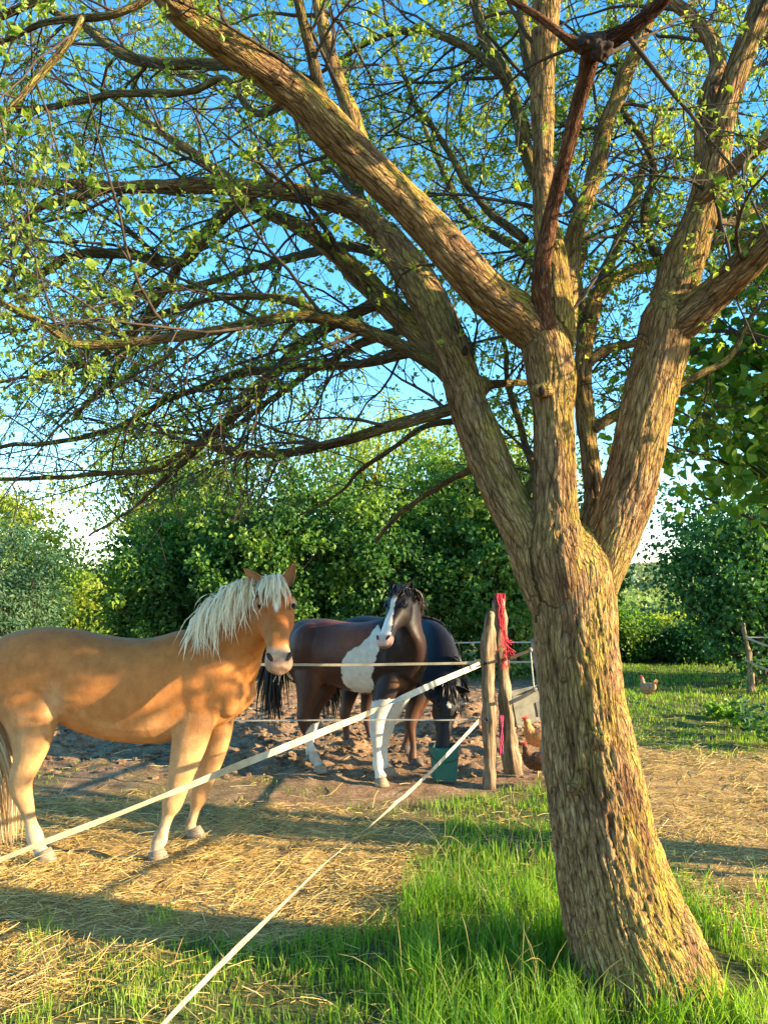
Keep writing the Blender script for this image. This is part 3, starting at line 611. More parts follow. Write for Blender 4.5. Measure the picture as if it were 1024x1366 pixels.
def shrub(name, label, cat, x, y, h, wd, dp, nleaf, size, mat, seed, group=None, lo=.0, stems=6, wid=.7, clump=.22, stem_r=.03, round_=False, trunk_name='stem', top=.75, singles=None, extra=None, exw=3):
    """bush or small tree: several stems, limbs and leaf clumps through an uneven crown volume"""
    rng = np.random.default_rng(seed); z0 = float(ground_z(np.array([x]), np.array([y]))[0]) if y < 20 else 0.0
    root = empty(name, (x, y, z0), label, cat, group)
    nc = max(20, int(nleaf/34)); c = norm(rng.normal(size=(nc*3, 3))); rad = rng.random(nc*3)**.42
    bump = .45+1.05*fbm(c*2.4+seed, 3, seed); c = c*(rad*bump)[:, None]
    c = c[:nc]; cz = lo*h+(h-lo*h)/2
    C = np.stack([x+c[:, 0]*wd/2, y+c[:, 1]*dp/2, z0+cz+c[:, 2]*(h-lo*h)*.55], 1); C[:, 2] = np.maximum(C[:, 2], z0+.08+.1*rng.random(nc))
    if extra is not None:
        E = np.array([q[:3] for q in extra], float); E = E[np.repeat(np.arange(len(E)), exw)]+rng.normal(size=(len(E)*exw, 3))*.16; C = np.concatenate([E, C]); nc = len(C)
    # stems
    for k in range(stems):
        a = rng.uniform(0, 6.283); e = C[rng.integers(nc)]; b = np.array((x+.12*wd*math.cos(a)*(stems > 1), y+.12*dp*math.sin(a)*(stems > 1), z0-.05))
        hh = h*top*(1 if stems == 1 else rng.uniform(.75, 1.05)); tp = np.array((x+(e[0]-x)*.6*(stems > 1), y+(e[1]-y)*.6, z0+hh))
        mid = (b+tp)/2+np.array((rng.normal()*.08, rng.normal()*.08, 0))*h/3
        cp = catmull(np.array([(*b, stem_r), (*mid, stem_r*.75), (*tp, stem_r*.25)]), 12); V, Fc, arc, off = tube(cp[:, :3], cp[:, 3], sides=7)
        part(trunk_name, mesh_np(trunk_name, V, Fc), WOOD_DARK, root)
    # limbs reaching to clumps
    nl = min(nc, 70); ii = rng.choice(nc, nl, replace=False)
    if extra is not None: ii[:len(E)] = np.arange(len(E))[:nl]
    st = np.stack([x+(C[ii, 0]-x)*.2, y+(C[ii, 1]-y)*.2, z0+(C[ii, 2]-z0)*rng.uniform(.3, .7, nl)], 1)
    t = np.linspace(0, 1, 6)[None, :, None]; Pt = st[:, None]*(1-t)+C[ii][:, None]*t; Pt = Pt+rng.normal(size=Pt.shape)*.03*h/3*(t*(1-t)*4); V, Q = batch_tubes(Pt, stem_r*.4*np.linspace(1, .3, 6)[None]*np.ones((nl, 1)), 4)
    part('twigs', mesh_np('twigs', V, [Q]), WOOD_DARK, root, kind='stuff')
    idx = rng.integers(0, nc, nleaf); cl = clump*(.6+.8*rng.random(nc)); off = norm(rng.normal(size=(nleaf, 3)))*(rng.random(nleaf)**.5)[:, None]
    pos = C[idx]+off*cl[idx][:, None]*np.array((1.15, 1.15, .8)); d = norm(off*.8+rng.normal(size=(nleaf, 3))*.5+np.array((0, 0, -.25)))
    pos[:, 2] = np.maximum(pos[:, 2], z0+.02)
    sz = rng.uniform(.65, 1.25, nleaf)*size; tone = np.clip(.45*rng.random(nleaf)+.8*noise(C[idx]*1.6, 5)-.12, 0, 1)
    if singles is not None:
        tk = single_leaves(root, pos, d, sz, .95, rng, singles[0], singles[1], 290); pos, d, sz, tone = pos[~tk], d[~tk], sz[~tk], tone[~tk]
    V, T, k = leaf_arrays(pos, d, sz, wid, rng, .2, round_)
    part('leaves', mesh_np('leaves', V, [T], {'rnd': np.repeat(tone, k)}, False), mat, root, kind='stuff')
    return root
def at(px, py, Y): p = P(px, py, Y); return p[0], p[1]
HG = 'shrubs of the hedge behind the horses'
def place_hedge():
    # px, distance, top py, width m, leaves, material, label
    H = [(196, 15.0, 712, 1.9, 9000, LEAF_HEDGE, 'dark green hedge shrub above the back of the palomino horse'),
         (262, 15.6, 638, 2.6, 12000, LEAF_HEDGE, 'bushy hedge shrub behind the blond mane of the palomino horse'),
         (345, 14.6, 618, 2.5, 13000, LEAF_HEDGE, 'tall bright topped hedge shrub behind the palomino head'),
         (432, 15.2, 634, 2.4, 13000, LEAF_HEDGE, 'broad hedge shrub between the palomino and the pinto horse'),
         (515, 14.8, 668, 2.2, 11000, LEAF_HEDGE, 'lower dark hedge shrub behind the pinto head'),
         (590, 15.5, 612, 2.4, 12000, LEAF_HEDGE, 'tall hedge shrub behind the black horse grazing at the bucket'),
         (672, 14.9, 625, 2.4, 12000, LEAF_HEDGE, 'hedge shrub behind the two wooden fence posts'),
         (752, 15.3, 612, 2.2, 9000, LEAF_HEDGE, 'hedge shrub mostly hidden by the big tree trunk')]
    for k, (px, Y, tp, wd, n, mt, lb) in enumerate(H):
        x, y = at(px, 800, Y); h = P(px, tp, Y)[2]
        shrub('hedge_shrub', lb, 'shrub', x, y, h, wd*1.12, 2.0, int(n*1.15), .10, mt, 100+k, HG, stems=7, wid=.8, clump=.22, stem_r=.028)
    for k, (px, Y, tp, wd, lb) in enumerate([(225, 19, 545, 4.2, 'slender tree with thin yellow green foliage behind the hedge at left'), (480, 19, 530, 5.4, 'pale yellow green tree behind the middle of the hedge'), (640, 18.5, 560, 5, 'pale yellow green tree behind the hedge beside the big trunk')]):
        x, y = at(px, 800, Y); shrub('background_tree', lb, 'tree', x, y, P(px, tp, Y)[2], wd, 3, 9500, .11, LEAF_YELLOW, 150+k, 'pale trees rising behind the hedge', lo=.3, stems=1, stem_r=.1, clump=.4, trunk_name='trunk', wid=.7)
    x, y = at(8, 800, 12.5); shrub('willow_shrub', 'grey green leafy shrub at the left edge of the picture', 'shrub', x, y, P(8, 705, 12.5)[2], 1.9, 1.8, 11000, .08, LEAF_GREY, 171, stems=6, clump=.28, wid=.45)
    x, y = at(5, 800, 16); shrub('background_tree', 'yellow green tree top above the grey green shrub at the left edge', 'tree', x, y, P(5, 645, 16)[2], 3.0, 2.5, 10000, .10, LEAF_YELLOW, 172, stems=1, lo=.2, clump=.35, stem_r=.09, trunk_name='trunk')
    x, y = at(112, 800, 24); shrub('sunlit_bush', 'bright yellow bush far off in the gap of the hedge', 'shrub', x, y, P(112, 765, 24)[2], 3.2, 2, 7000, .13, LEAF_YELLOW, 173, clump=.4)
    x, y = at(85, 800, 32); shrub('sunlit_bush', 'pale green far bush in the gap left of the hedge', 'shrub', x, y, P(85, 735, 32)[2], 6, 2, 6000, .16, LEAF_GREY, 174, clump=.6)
    # right side
    x, y = at(1000, 800, 13.2); shrub('maple_tree', 'dark blue green dense tree standing at the right edge beyond the lawn', 'tree', x, y, P(960, 645, 13.2)[2], 2.9, 3, 19000, .085, LEAF_MAPLE, 181, stems=1, lo=.06, stem_r=.09, clump=.32, wid=.95, trunk_name='trunk')
    x, y = at(1150, 800, 13.8); shrub('maple_tree', 'dark tree beyond the right edge of the picture', 'tree', x, y, 5.0, 4.0, 3, 12000, .1, LEAF_MAPLE, 182, stems=1, lo=.05, stem_r=.12, clump=.4, wid=.95, trunk_name='trunk')
    for k, (px, Y, tp, wd, n, mt, lb) in enumerate([(838, 18, 826, 2.2, 8000, LEAF_HEDGE, 'low green bush at the lawn end just right of the big trunk'), (890, 18.6, 822, 2.4, 8000, LEAF_YELLOW, 'low pale topped bush at the end of the lawn'), (940, 17.5, 834, 2.2, 8000, LEAF_MAPLE, 'low dark bush under the dense tree at right'), (790, 18.5, 800, 2.2, 7000, LEAF_HEDGE, 'bush at the lawn end hidden behind the big trunk')]):
        x, y = at(px, 860, Y); shrub('lawn_bush', lb, 'shrub', x, y, P(px, tp, Y)[2], wd, 1.5, n, .085, mt, 190+k, 'low bushes along the end of the lawn', stems=6, clump=.25)
    # trees standing to the right of the picture, between the sun and the paddock
    x, y = 4.6, 4.75
    y = 4.15
    shrub('hazel_tree', 'big leaved hazel whose sunlit branches hang into the picture at right', 'tree', x, y, 5.2, 4.6, 3.0, 10500, .074, LEAF_HAZEL, 201, stems=7, lo=.56, stem_r=.05, clump=.33, wid=1.0, round_=True, top=.8, singles=(LEAF_HAZEL1, 11),
          extra=[P(*q) for q in ((1010, 400, 4.6), (990, 455, 4.5), (1030, 470, 4.4), (960, 500, 4.6), (1010, 530, 4.4), (955, 560, 4.7), (1000, 590, 4.5), (1040, 560, 4.4), (970, 610, 4.8), (1015, 640, 4.4), (1040, 620, 4.4), (940, 480, 4.9), (1060, 500, 4.5), (1060, 420, 4.5), (1080, 640, 4.5), (1040, 360, 4.7))]+[np.array(q) for q in ((4.2, 3.1, 3.3), (4.7, 2.9, 3.5), (4.9, 3.4, 3.3), (4.4, 3.4, 3.7), (4.5, 3.7, 3.2), (4.9, 3.0, 3.2))], exw=4)  # last clumps: out of view, added to shade the palomino's upper body
place_hedge()
print('hedge done')

# ------------------------------------------------------------------ far hills
def build_hills():
    xs = np.linspace(-700, 900, 90); ys = np.linspace(140, 1000, 60); X, Y = np.meshgrid(xs, ys, indexing='ij'); x, y = X.ravel(), Y.ravel()
    p = np.stack([x, y, 0*x], 1)
    t = np.clip((y-150)/420, 0, 1); z = -2 + t*t*(3-2*t)*(9+8*np.exp(-((x-150)/260)**2)) + (fbm(p/130, 3, 4)-.5)*8*t
    n, m = 90, 60; i = np.arange(n-1)[:, None]*m; j = np.arange(m-1)[None]; Q = np.stack([i+j, i+m+j, i+m+j+1, i+j+1], -1).reshape(-1, 4)
    me = mesh_np('hills', np.stack([x, y, z], 1), [Q]); mt = M('meadow_slope'); mt.base(mt.ramp(mt.noise(.02, detail=5), [(.4, (.08, .14, .04)), (.6, (.20, .25, .09))]), .95, .05)
    link('hills', me, mt.m, kind='structure')
    def hz(x, y):
        p = np.stack([x, y, 0*x], 1); t = np.clip((y-150)/420, 0, 1); return -2 + t*t*(3-2*t)*(9+8*np.exp(-((x-150)/260)**2)) + (fbm(p/130, 3, 4)-.5)*8*t
    rng = np.random.default_rng(5)
    # woodland clothing the hills: crowns made of leaf clumps
    n = 1500; y = rng.uniform(160, 620, n); x = (rng.uniform(-.62, .75, n))*y; r = rng.uniform(3.0, 5.5, n); z = hz(x, y)
    k = 150; idx = np.repeat(np.arange(n), k); d = norm(rng.normal(size=(n*k, 3))); d[:, 2] = np.abs(d[:, 2]); pos = np.stack([x, y, z], 1)[idx]+d*(r[idx]*(.75+.3*rng.random(n*k)))[:, None]*np.array((1, 1, 1.15))
    V, T, q = leaf_arrays(pos, norm(d+rng.normal(size=d.shape)), np.full(n*k, 1.35), .9, rng); tone = np.clip(rng.random(n)[idx]*.8+.2*rng.random(n*k), 0, 1)
    me = mesh_np('woodland', V, [T], {'rnd': np.repeat(tone, q)}, False)
    link('woodland', me, mat_leaf('hazed_far_foliage', (.10, .15, .09), (.18, .24, .12), (.30, .35, .18), .25), kind='stuff', label='far woodland covering the hillside beyond the lawn', category='woodland')  # distance haze put into the paler, greyer leaf colours
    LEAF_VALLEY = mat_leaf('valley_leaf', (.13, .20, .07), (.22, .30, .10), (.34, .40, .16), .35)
    # sunlit trees in the middle distance
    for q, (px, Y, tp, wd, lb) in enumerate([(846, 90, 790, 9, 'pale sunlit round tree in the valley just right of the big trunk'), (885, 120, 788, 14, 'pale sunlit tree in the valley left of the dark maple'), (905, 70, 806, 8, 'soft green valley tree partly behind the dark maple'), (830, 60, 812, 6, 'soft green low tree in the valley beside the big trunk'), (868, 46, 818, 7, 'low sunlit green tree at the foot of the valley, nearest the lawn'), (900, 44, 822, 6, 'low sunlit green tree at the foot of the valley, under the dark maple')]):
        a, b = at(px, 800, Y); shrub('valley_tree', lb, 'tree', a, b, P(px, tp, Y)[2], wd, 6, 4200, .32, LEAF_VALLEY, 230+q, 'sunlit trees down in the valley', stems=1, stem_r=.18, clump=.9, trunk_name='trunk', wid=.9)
build_hills()

# ------------------------------------------------------------------ grass, straw, clods
def blades(name, label, x, y, h, wd, mat, rng, lean=.35, cat='grass'):
    n = len(x); z = ground_z(x, y)-.01; a = rng.uniform(0, 6.283, n); ld = np.stack([np.cos(a), np.sin(a), 0*a], 1); b = a+1.57+rng.normal(size=n)*.4
    s = np.stack([np.cos(b), np.sin(b), 0*b], 1); le = lean*rng.random(n)*h; base = np.stack([x, y, z], 1); rows = []
    for t, wt in ((0, .8), (.35, 1), (.7, .7)):
        c = base+ld*(le*t**1.8)[:, None]; c = c+np.stack([0*h, 0*h, h*(t-.12*lean*t*t)], 1); rows += [c-s*(wd*wt/2)[:, None], c+s*(wd*wt/2)[:, None]]
    c = base+ld*(le*1.15)[:, None]; c = c+np.stack([0*h, 0*h, h*(1-.15*lean)], 1); rows.append(c)
    V = np.stack(rows, 1).reshape(-1, 3); o = (np.arange(n)*7)[:, None]
    Q = np.concatenate([o+[0, 1, 3, 2], o+[2, 3, 5, 4]]); T = o+[4, 5, 6]
    tone = np.clip(.55*rng.random(n)+.6*(fbm(np.stack([x, y, 0*x], 1)*2.5, 3, 21)-.15)+.22*np.clip(-x-.2, 0, 1), 0, 1)  # yellower to the left: sunlight put into the blade tone
    me = mesh_np(name, V, [Q, T], {'rnd': np.repeat(tone, 7)}, True); return link(name, me, mat, kind='stuff', label=label, category=cat)
def scatter(n, x0, x1, y0, y1, rng, wedge=True):
    y = rng.uniform(y0, y1, n)
    if wedge: x = rng.uniform(-.66, .66, n)*y + rng.uniform(-.4, .4, n)
    else: x = rng.uniform(x0, x1, n)
    return x, y
def build_cover():
    rng = np.random.default_rng(21); X, Y, H, W = [], [], [], []
    for (n, y0, y1, hh, ww) in ((85000, 1.7, 4.6, .085, .0042), (70000, 4.6, 8.5, .085, .006), (80000, 8.5, 17, .09, .011)):
        x, y = scatter(n, 0, 0, y0, y1, rng); g, sp, st, s2, patch = zones(x, y)
        keep = rng.random(n) < np.clip(g*1.1+sp*.35+s2*.03+.012, 0, 1)*np.clip((fbm(np.stack([x, y, 0*x], 1)*3.3, 3, 55)-np.where(x < 0, .40, .27))*5, .10, 1); keep &= np.hypot(x-TREE[0], y-TREE[1]) > .30
        x, y, g, sp = x[keep], y[keep], g[keep], sp[keep]; lush = np.clip(1.25-np.hypot((x-.55)/1.0, (y-3.6)/2.2), 0, 1)
        h = hh*(.28+.7*rng.random(len(x))**1.6)*(1+1.1*lush*rng.random(len(x)))*np.where(g > .3, 1, .6)*np.clip(.5+fbm(np.stack([x, y, 0*x], 1)*1.4, 2, 57), .6, 1.3)*np.where(y < 5, np.clip(.95+.35*x, .55, 1), 1)
        X.append(x); Y.append(y); H.append(h); W.append(ww*rng.uniform(.6, 1.3, len(x)))
    X, Y, H, W = map(np.concatenate, (X, Y, H, W)); m = rng.random(len(X)) < .13
    blades('grass', 'short green grass growing over the meadow and under the tree', X[~m], Y[~m], H[~m], W[~m], GRASS, rng)
    blades('dry_grass', 'yellowed dry blades standing among the green grass', X[m], Y[m], H[m]*1.15, W[m]*.8, GRASS_DRY, rng, .6)
    # long tufts left of the trunk and round its foot
    tx, ty = [], []
    for k in range(150):
        px = rng.uniform(540, 790) if k < 105 else rng.uniform(870, 1040); py = rng.uniform(1190, 1480) if k < 105 else rng.uniform(1190, 1400)
        g0 = G(px, py)
        if np.hypot(g0[0]-TREE[0], g0[1]-TREE[1]) < .34: continue
        m_ = rng.integers(16, 40); tx.append(g0[0]+rng.normal(size=m_)*.035); ty.append(g0[1]+rng.normal(size=m_)*.035)
    tx, ty = np.concatenate(tx), np.concatenate(ty); n = len(tx)
    blades('long_grass', 'long bright grass tufts at the foot of the big tree', tx, ty, (.08+.22*rng.random(n)**1.6)*np.where(tx > 1.25, .75, 1), rng.uniform(.0035, .0065, n), GRASS, rng, .75)
    tx, ty = [], []
    for k in range(34):
        px, py = rng.uniform(-100, 560), rng.uniform(1230, 1450); g0 = G(px, py); m_ = rng.integers(14, 40); tx.append(g0[0]+rng.normal(size=m_)*.05); ty.append(g0[1]+rng.normal(size=m_)*.05)
    tx, ty = np.concatenate(tx), np.concatenate(ty); n = len(tx)
    blades('tall_grass', 'taller grass clumps along the lower left foreground', tx, ty, rng.uniform(.05, .13, n), rng.uniform(.003, .006, n), GRASS, rng, .6)
    # tall flowering stalks
    n = 60; px = rng.uniform(520, 780, n); py = rng.uniform(1150, 1400, n); g0 = np.array([G(a, b) for a, b in zip(px, py)]); g0 = g0[np.hypot(g0[:, 0]-TREE[0], g0[:, 1]-TREE[1]) > .36]; n = len(g0)
    g0[:, 2] = ground_z(g0[:, 0], g0[:, 1]); L = grow(g0, np.array((0, 0, 1.0))+rng.normal(size=(n, 3))*.22, rng.uniform(.22, .42, n), 7, rng, .35, .05)
    rr = np.array([.001, .001, .0009, .0008, .0014, .0018, .0006])[None]*np.ones((n, 1)); V, Q = batch_tubes(L, rr, 4)
    link('grass_stalks', mesh_np('grass_stalks', V, [Q], {'rnd': np.full(len(V), .75)}), GRASS_DRY, kind='stuff', label='thin seeding grass stalks standing above the long grass', category='grass')
    # straw
    A = Acc(); xs, ys, sz = [], [], []
    for (n, y0, y1, s) in ((78000, 2.2, 6.2, .95), (24000, 6.2, 10, 1.2)):
        x, y = scatter(n, 0, 0, y0, y1, rng); g, sp, st, s2, patch = zones(x, y)
        k = rng.random(n) < np.clip(st*.95+s2*.55+.03+g*.07, 0, 1)*np.clip((fbm(np.stack([x, y, 0*x], 1)*2.6, 4, 66)-.36)*5, .28, 1); k &= np.hypot(x-TREE[0], y-TREE[1]) > .4
        xs.append(x[k]); ys.append(y[k]); sz.append(s*rng.uniform(.6, 1.2, k.sum()))
    x, y, s = map(np.concatenate, (xs, ys, sz)); n = len(x); z = ground_z(x, y)
    a = rng.normal(size=n)*.9+.3; d = np.stack([np.cos(a), np.sin(a), rng.normal(size=n)*.16], 1); L = (.04+.20*rng.random(n)**1.7)*s
    S = np.stack([x, y, z+.004+rng.random(n)**2*.035], 1)-d*L[:, None]*.5; S[:, 2] = np.maximum(S[:, 2], z+.002)
    Pt = grow(S, d, L, 4, rng, .1, .12); Pt[..., 2] = np.maximum(Pt[..., 2], z[:, None]-.004)
    V, Q = batch_tubes(Pt, (rng.uniform(.0009, .0024, n)*s)[:, None]*np.ones((1, 4)), 3); tone = np.clip(rng.random(n)*.9+.1, 0, 1)
    link('straw', mesh_np('straw', V, [Q], {'rnd': np.repeat(tone, 12)}), STRAW, kind='stuff', label='trampled golden straw spread over the paddock ground', category='straw')
    # clods of mud and dung
    n = 16000; x, y = scatter(n, 0, 0, 6.4, 13.5, rng); px, py, _ = proj(np.stack([x, y, 0*x], 1)); k = (px < 735) & (py < 1040) & (rng.random(n) < .25+1.1*np.exp(-((y-9.3-.15*x)/1.2)**2)); x, y = x[k], y[k]; n = len(x); z = ground_z(x, y)
    U, Fc = ellipsoid((0, 0, 0), (1, 1, 1), nu=7, nv=5); m = len(U); r = .008+.030*rng.random(n)**2
    V = U[None]*np.stack([r*rng.uniform(.8, 1.6, n), r*rng.uniform(.8, 1.3, n), r*.55], 1)[:, None]*(1+.8*(rng.random((n, m, 1))-.5)) + np.stack([x, y, z+r*.25], 1)[:, None]
    fs = [(f[None]+(np.arange(n)*m)[:, None, None]).reshape(-1, f.shape[1]) for f in Fc]
    cm = M('clod'); nz = cm.noise(60, detail=5, rough=.7); cm.base(cm.mix(cm.attr('rnd'), cm.ramp(nz, [(.35, (.055, .032, .02)), (.65, (.18, .11, .066))]), (.30, .20, .125)), .95, .1); cm.bump(nz, .6, .01)
    link('clods', mesh_np('clods', V.reshape(-1, 3), fs, {'rnd': np.repeat(rng.random(n)*.9, m)}, False), cm.m, kind='stuff', label='clods of mud and dung littering the bare paddock', category='mud')
build_cover()
print('cover done')

# ------------------------------------------------------------------ horses
def loft(acc, st, sides=20, n=None, hint=None, sq=.92):
    """st rows: x, y, z, half height (along the hint), half width"""
    c = np.array([np.concatenate([np.asarray(q[0], float), [q[1], q[2]]]) for q in st]); c = catmull(c, n or max(14, len(st)*5))
    V, Fc, _, _ = tube(c[:, :3], np.maximum(c[:, 3], .004), np.maximum(c[:, 4], .004), sides, hint, True, sq); acc.add(V, Fc)
def horse(root, cfg):
    """continuous body from torso, neck, head and legs given at real distances"""
    a = Acc(); rows = []
    for (px, top, bot, hw, Y) in cfg['torso']:
        t, b = P(px, top, Y), P(px, bot, Y); rows.append(((t+b)/2, (t[2]-b[2])/2, hw))
    loft(a, rows, 28, 60, (0, 0, 1), .94)
    for (c, r) in cfg.get('lumps', []):
        V, Fc = ellipsoid(P(*c), r); a.add(V, Fc)
    # neck: rows of (crest px,py,Y, throat px,py,Y, half width)
    nk = []; hints = []
    for (c0, c1, hw) in cfg['neck']:
        A_, B_ = P(*c0), P(*c1); nk.append([*(A_+B_)/2, np.linalg.norm(A_-B_)/2, hw, *norm(A_-B_)])
    nk = catmull(np.array(nk), 26); V, Fc, _, _ = tube(nk[:, :3], nk[:, 3], nk[:, 4], 24, nk[:, 5:8], True, .95); a.add(V, Fc)
    # head
    h0, h1 = P(*cfg['poll']), P(*cfg['nose']); ax = norm(h1-h0); Ln = np.linalg.norm(h1-h0); Fv = np.array(cfg['face'], float); Fv = norm(Fv-Fv.dot(ax)*ax); Lv = np.cross(ax, Fv)
    sc = cfg.get('head_w', 1.0)
    #  t, width, front (towards the forehead), back (towards the jaw)
    prof = [(-.10, .045, .03, .05), (0, .078, .062, .095), (.10, .094, .078, .125), (.22, .103, .080, .155), (.32, .103, .072, .165), (.42, .088, .064, .145), (.53, .070, .056, .105), (.66, .059, .050, .078), (.78, .060, .047, .068), (.88, .070, .047, .066), (.95, .066, .040, .055), (1.0, .046, .026, .036)]
    rows = []
    for (t, wd, f, b) in prof: rows.append([*(h0+ax*t*Ln+Fv*(f-b)/2*sc), (f+b)/2*sc, wd*sc])
    rows = catmull(np.array(rows), 34); V, Fc, _, _ = tube(rows[:, :3], rows[:, 3], rows[:, 4], 24, Fv, True, .88); a.add(V, Fc)
    for s in (-1, 1):
        V, Fc = ellipsoid(h0+ax*.30*Ln+Lv*s*.070*sc-Fv*.062*sc, (.034*sc, .088*sc, .085*sc), np.stack([Lv, ax, Fv])); a.add(V, Fc)           # cheek
        V, Fc = ellipsoid(h0+ax*.25*Ln+Lv*s*.088*sc+Fv*.030*sc, (.022*sc, .042*sc, .03*sc), np.stack([Lv, ax, Fv])); a.add(V, Fc)   # brow
        V, Fc = ellipsoid(h0+ax*.90*Ln+Lv*s*.040*sc+Fv*.020*sc, (.024*sc, .036*sc, .028*sc), np.stack([Lv, ax, Fv])); a.add(V, Fc)    # nostril rim
    V, Fc = ellipsoid(h0+ax*.955*Ln-Fv*.030*sc, (.040*sc, .034*sc, .026*sc), np.stack([Lv, ax, Fv])); a.add(V, Fc)    # lower lip, chin
    hoofs = []
    for leg in cfg['legs']:
        rows = [(P(px, py, Y), hh, hw) for (px, py, Y, hh, hw) in leg]
        c = np.array([[*q[0], q[1]*(.88 if q[1] < .046 else 1.04 if q[1] < .075 else 1), q[2]*(.86 if q[1] < .046 else 1)] for q in rows]); c = catmull(c, 60)
        V, Fc, _, _ = tube(c[:, :3], c[:, 3], c[:, 4], 18, cfg['fwd'], True); a.add(V, Fc); hoofs.append((c[-1], c[-4]))
    me = remesh(a, 'body', cfg.get('voxel', .0095), 5, .5)
    return me, dict(h0=h0, ax=ax, F=Fv, L=Lv, Ln=Ln, sc=sc, hoofs=hoofs)
def coat_mat(name, rough=.62, spec=.12, bump=.3):
    m = M(name); c = m.col('coat'); nz = m.noise(260, detail=3, rough=.7); big = m.noise(9, detail=4)
    c = m.mix(.5, c, m.mix(1.0, c, m.ramp(big, [(.3, (.66, .60, .55)), (.7, (1.22, 1.2, 1.15))]), 'MULTIPLY'))
    dap = m.noise(26, detail=5, rough=.75, mul=(1, 1, .55)); c = m.mix(.55, c, m.mix(1.0, c, m.ramp(dap, [(.3, (.74, .72, .70)), (.5, (1, 1, 1)), (.7, (1.16, 1.16, 1.14))]), 'MULTIPLY'))
    c = m.mix(.5, c, m.mix(1.0, c, m.ramp(nz, [(.3, (.6, .6, .6)), (.7, (1.25, 1.25, 1.25))]), 'MULTIPLY'))
    m.base(c, rough, spec); m.bump(m.math('ADD', m.math('MULTIPLY', nz, .25), m.noise(16, detail=3)), bump, .02)
    return m.m
COAT = coat_mat('horse_coat'); COAT_DARK = coat_mat('dark_horse_coat', .45, .2, .2)
EYE = mat_simple('horse_eye', (.010, .006, .004), rough=.16, spec=.35)
NOSTRIL = mat_simple('nostril_skin', (.04, .022, .018), rough=.8)
def mat_hair(name, c1, c2, c3, rough=.5):
    m = M(name); c = m.ramp(m.attr('rnd'), [(0, c1), (.5, c2), (1, c3)]); m.base(c, rough, .3)
    t = m.n('ShaderNodeBsdfTranslucent'); m.l(c, t.inputs['Color']); mx = m.n('ShaderNodeMixShader'); mx.inputs[0].default_value = .2
    m.l(m.b.outputs[0], mx.inputs[1]); m.l(t.outputs[0], mx.inputs[2]); m.l(mx.outputs[0], m.out.inputs[0]); return m.m
BLOND = mat_hair('blond_hair', (.74, .55, .34), (.94, .80, .58), (.96, .90, .74)); TAN_HAIR = mat_hair('tan_tail_hair', (.42, .25, .10), (.66, .44, .20), (.84, .66, .40))
BLACKHAIR = mat_hair('black_hair', (.008, .007, .008), (.018, .015, .015), (.05, .04, .035), .4)
def hair(name, paths, width, mat, root, rng, bvh=None, off=.006, lift=None):
    """(n,K,3) strands -> flat tapering locks"""
    n, K, _ = paths.shape; Pn = paths.copy()
    if bvh is not None:
        for i in range(n):
            for k in range(K):
                loc, no, _, d = bvh.find_nearest(Vector(Pn[i, k]))
                if loc is None: continue
                v = Vector(Pn[i, k])-loc; need = off+(lift[i] if lift is not None else 0)
                if v.dot(no) < need: Pn[i, k] = np.array(loc+no*need)
    T = norm(np.gradient(Pn, axis=1)); r = norm(rng.normal(size=(n, 1, 3))*.55+np.array((.9, -.2, 0))); S = norm(np.cross(T, np.cross(r, T)+1e-9)); S = norm(r-(r*T).sum(-1, keepdims=True)*T)
    t = np.linspace(0, 1, K); wv = width*(rng.uniform(.5, 1.3, n))[:, None]*np.clip(np.minimum(.6+t*2, (1-t)*2.2+.06), 0, 1)[None]; N = np.cross(T, S)
    V = np.stack([Pn-S*wv[..., None]/2, Pn+N*wv[..., None]*.28, Pn+S*wv[..., None]/2], 2)
    b = (np.arange(n)*K*3)[:, None, None]; i = (np.arange(K-1)*3)[None, :, None]; j = np.arange(2)[None, None]
    Q = np.stack([b+i+j, b+i+j+1, b+i+3+j+1, b+i+3+j], -1).reshape(-1, 4)
    me = mesh_np(name, V.reshape(-1, 3), [Q], {'rnd': np.repeat(rng.random(n), K*3)}, True); return part(name, me, mat, root)
def fall(start, d0, length, K, rng, grav=.9, wander=.05, bias=(0, 0, 0)):
    n = len(start); Q = np.zeros((n, K, 3)); Q[:, 0] = start; d = norm(d0); st = (length/(K-1))[:, None]; cl = rng.normal(size=(n, 3))*wander*.5
    for k in range(1, K):
        d = norm(d*(1-.35)+.35*(np.array((0, 0, -1.0))*grav+np.array(bias))+rng.normal(size=(n, 3))*wander+cl); Q[:, k] = Q[:, k-1]+d*st
    return Q
def tree_of(me):
    V = get_co(me); me.calc_loop_triangles(); t = np.empty(len(me.loop_triangles)*3, np.int32); me.loop_triangles.foreach_get('vertices', t)
    return BVHTree.FromPolygons([tuple(v) for v in V], [tuple(q) for q in t.reshape(-1, 3).tolist()])
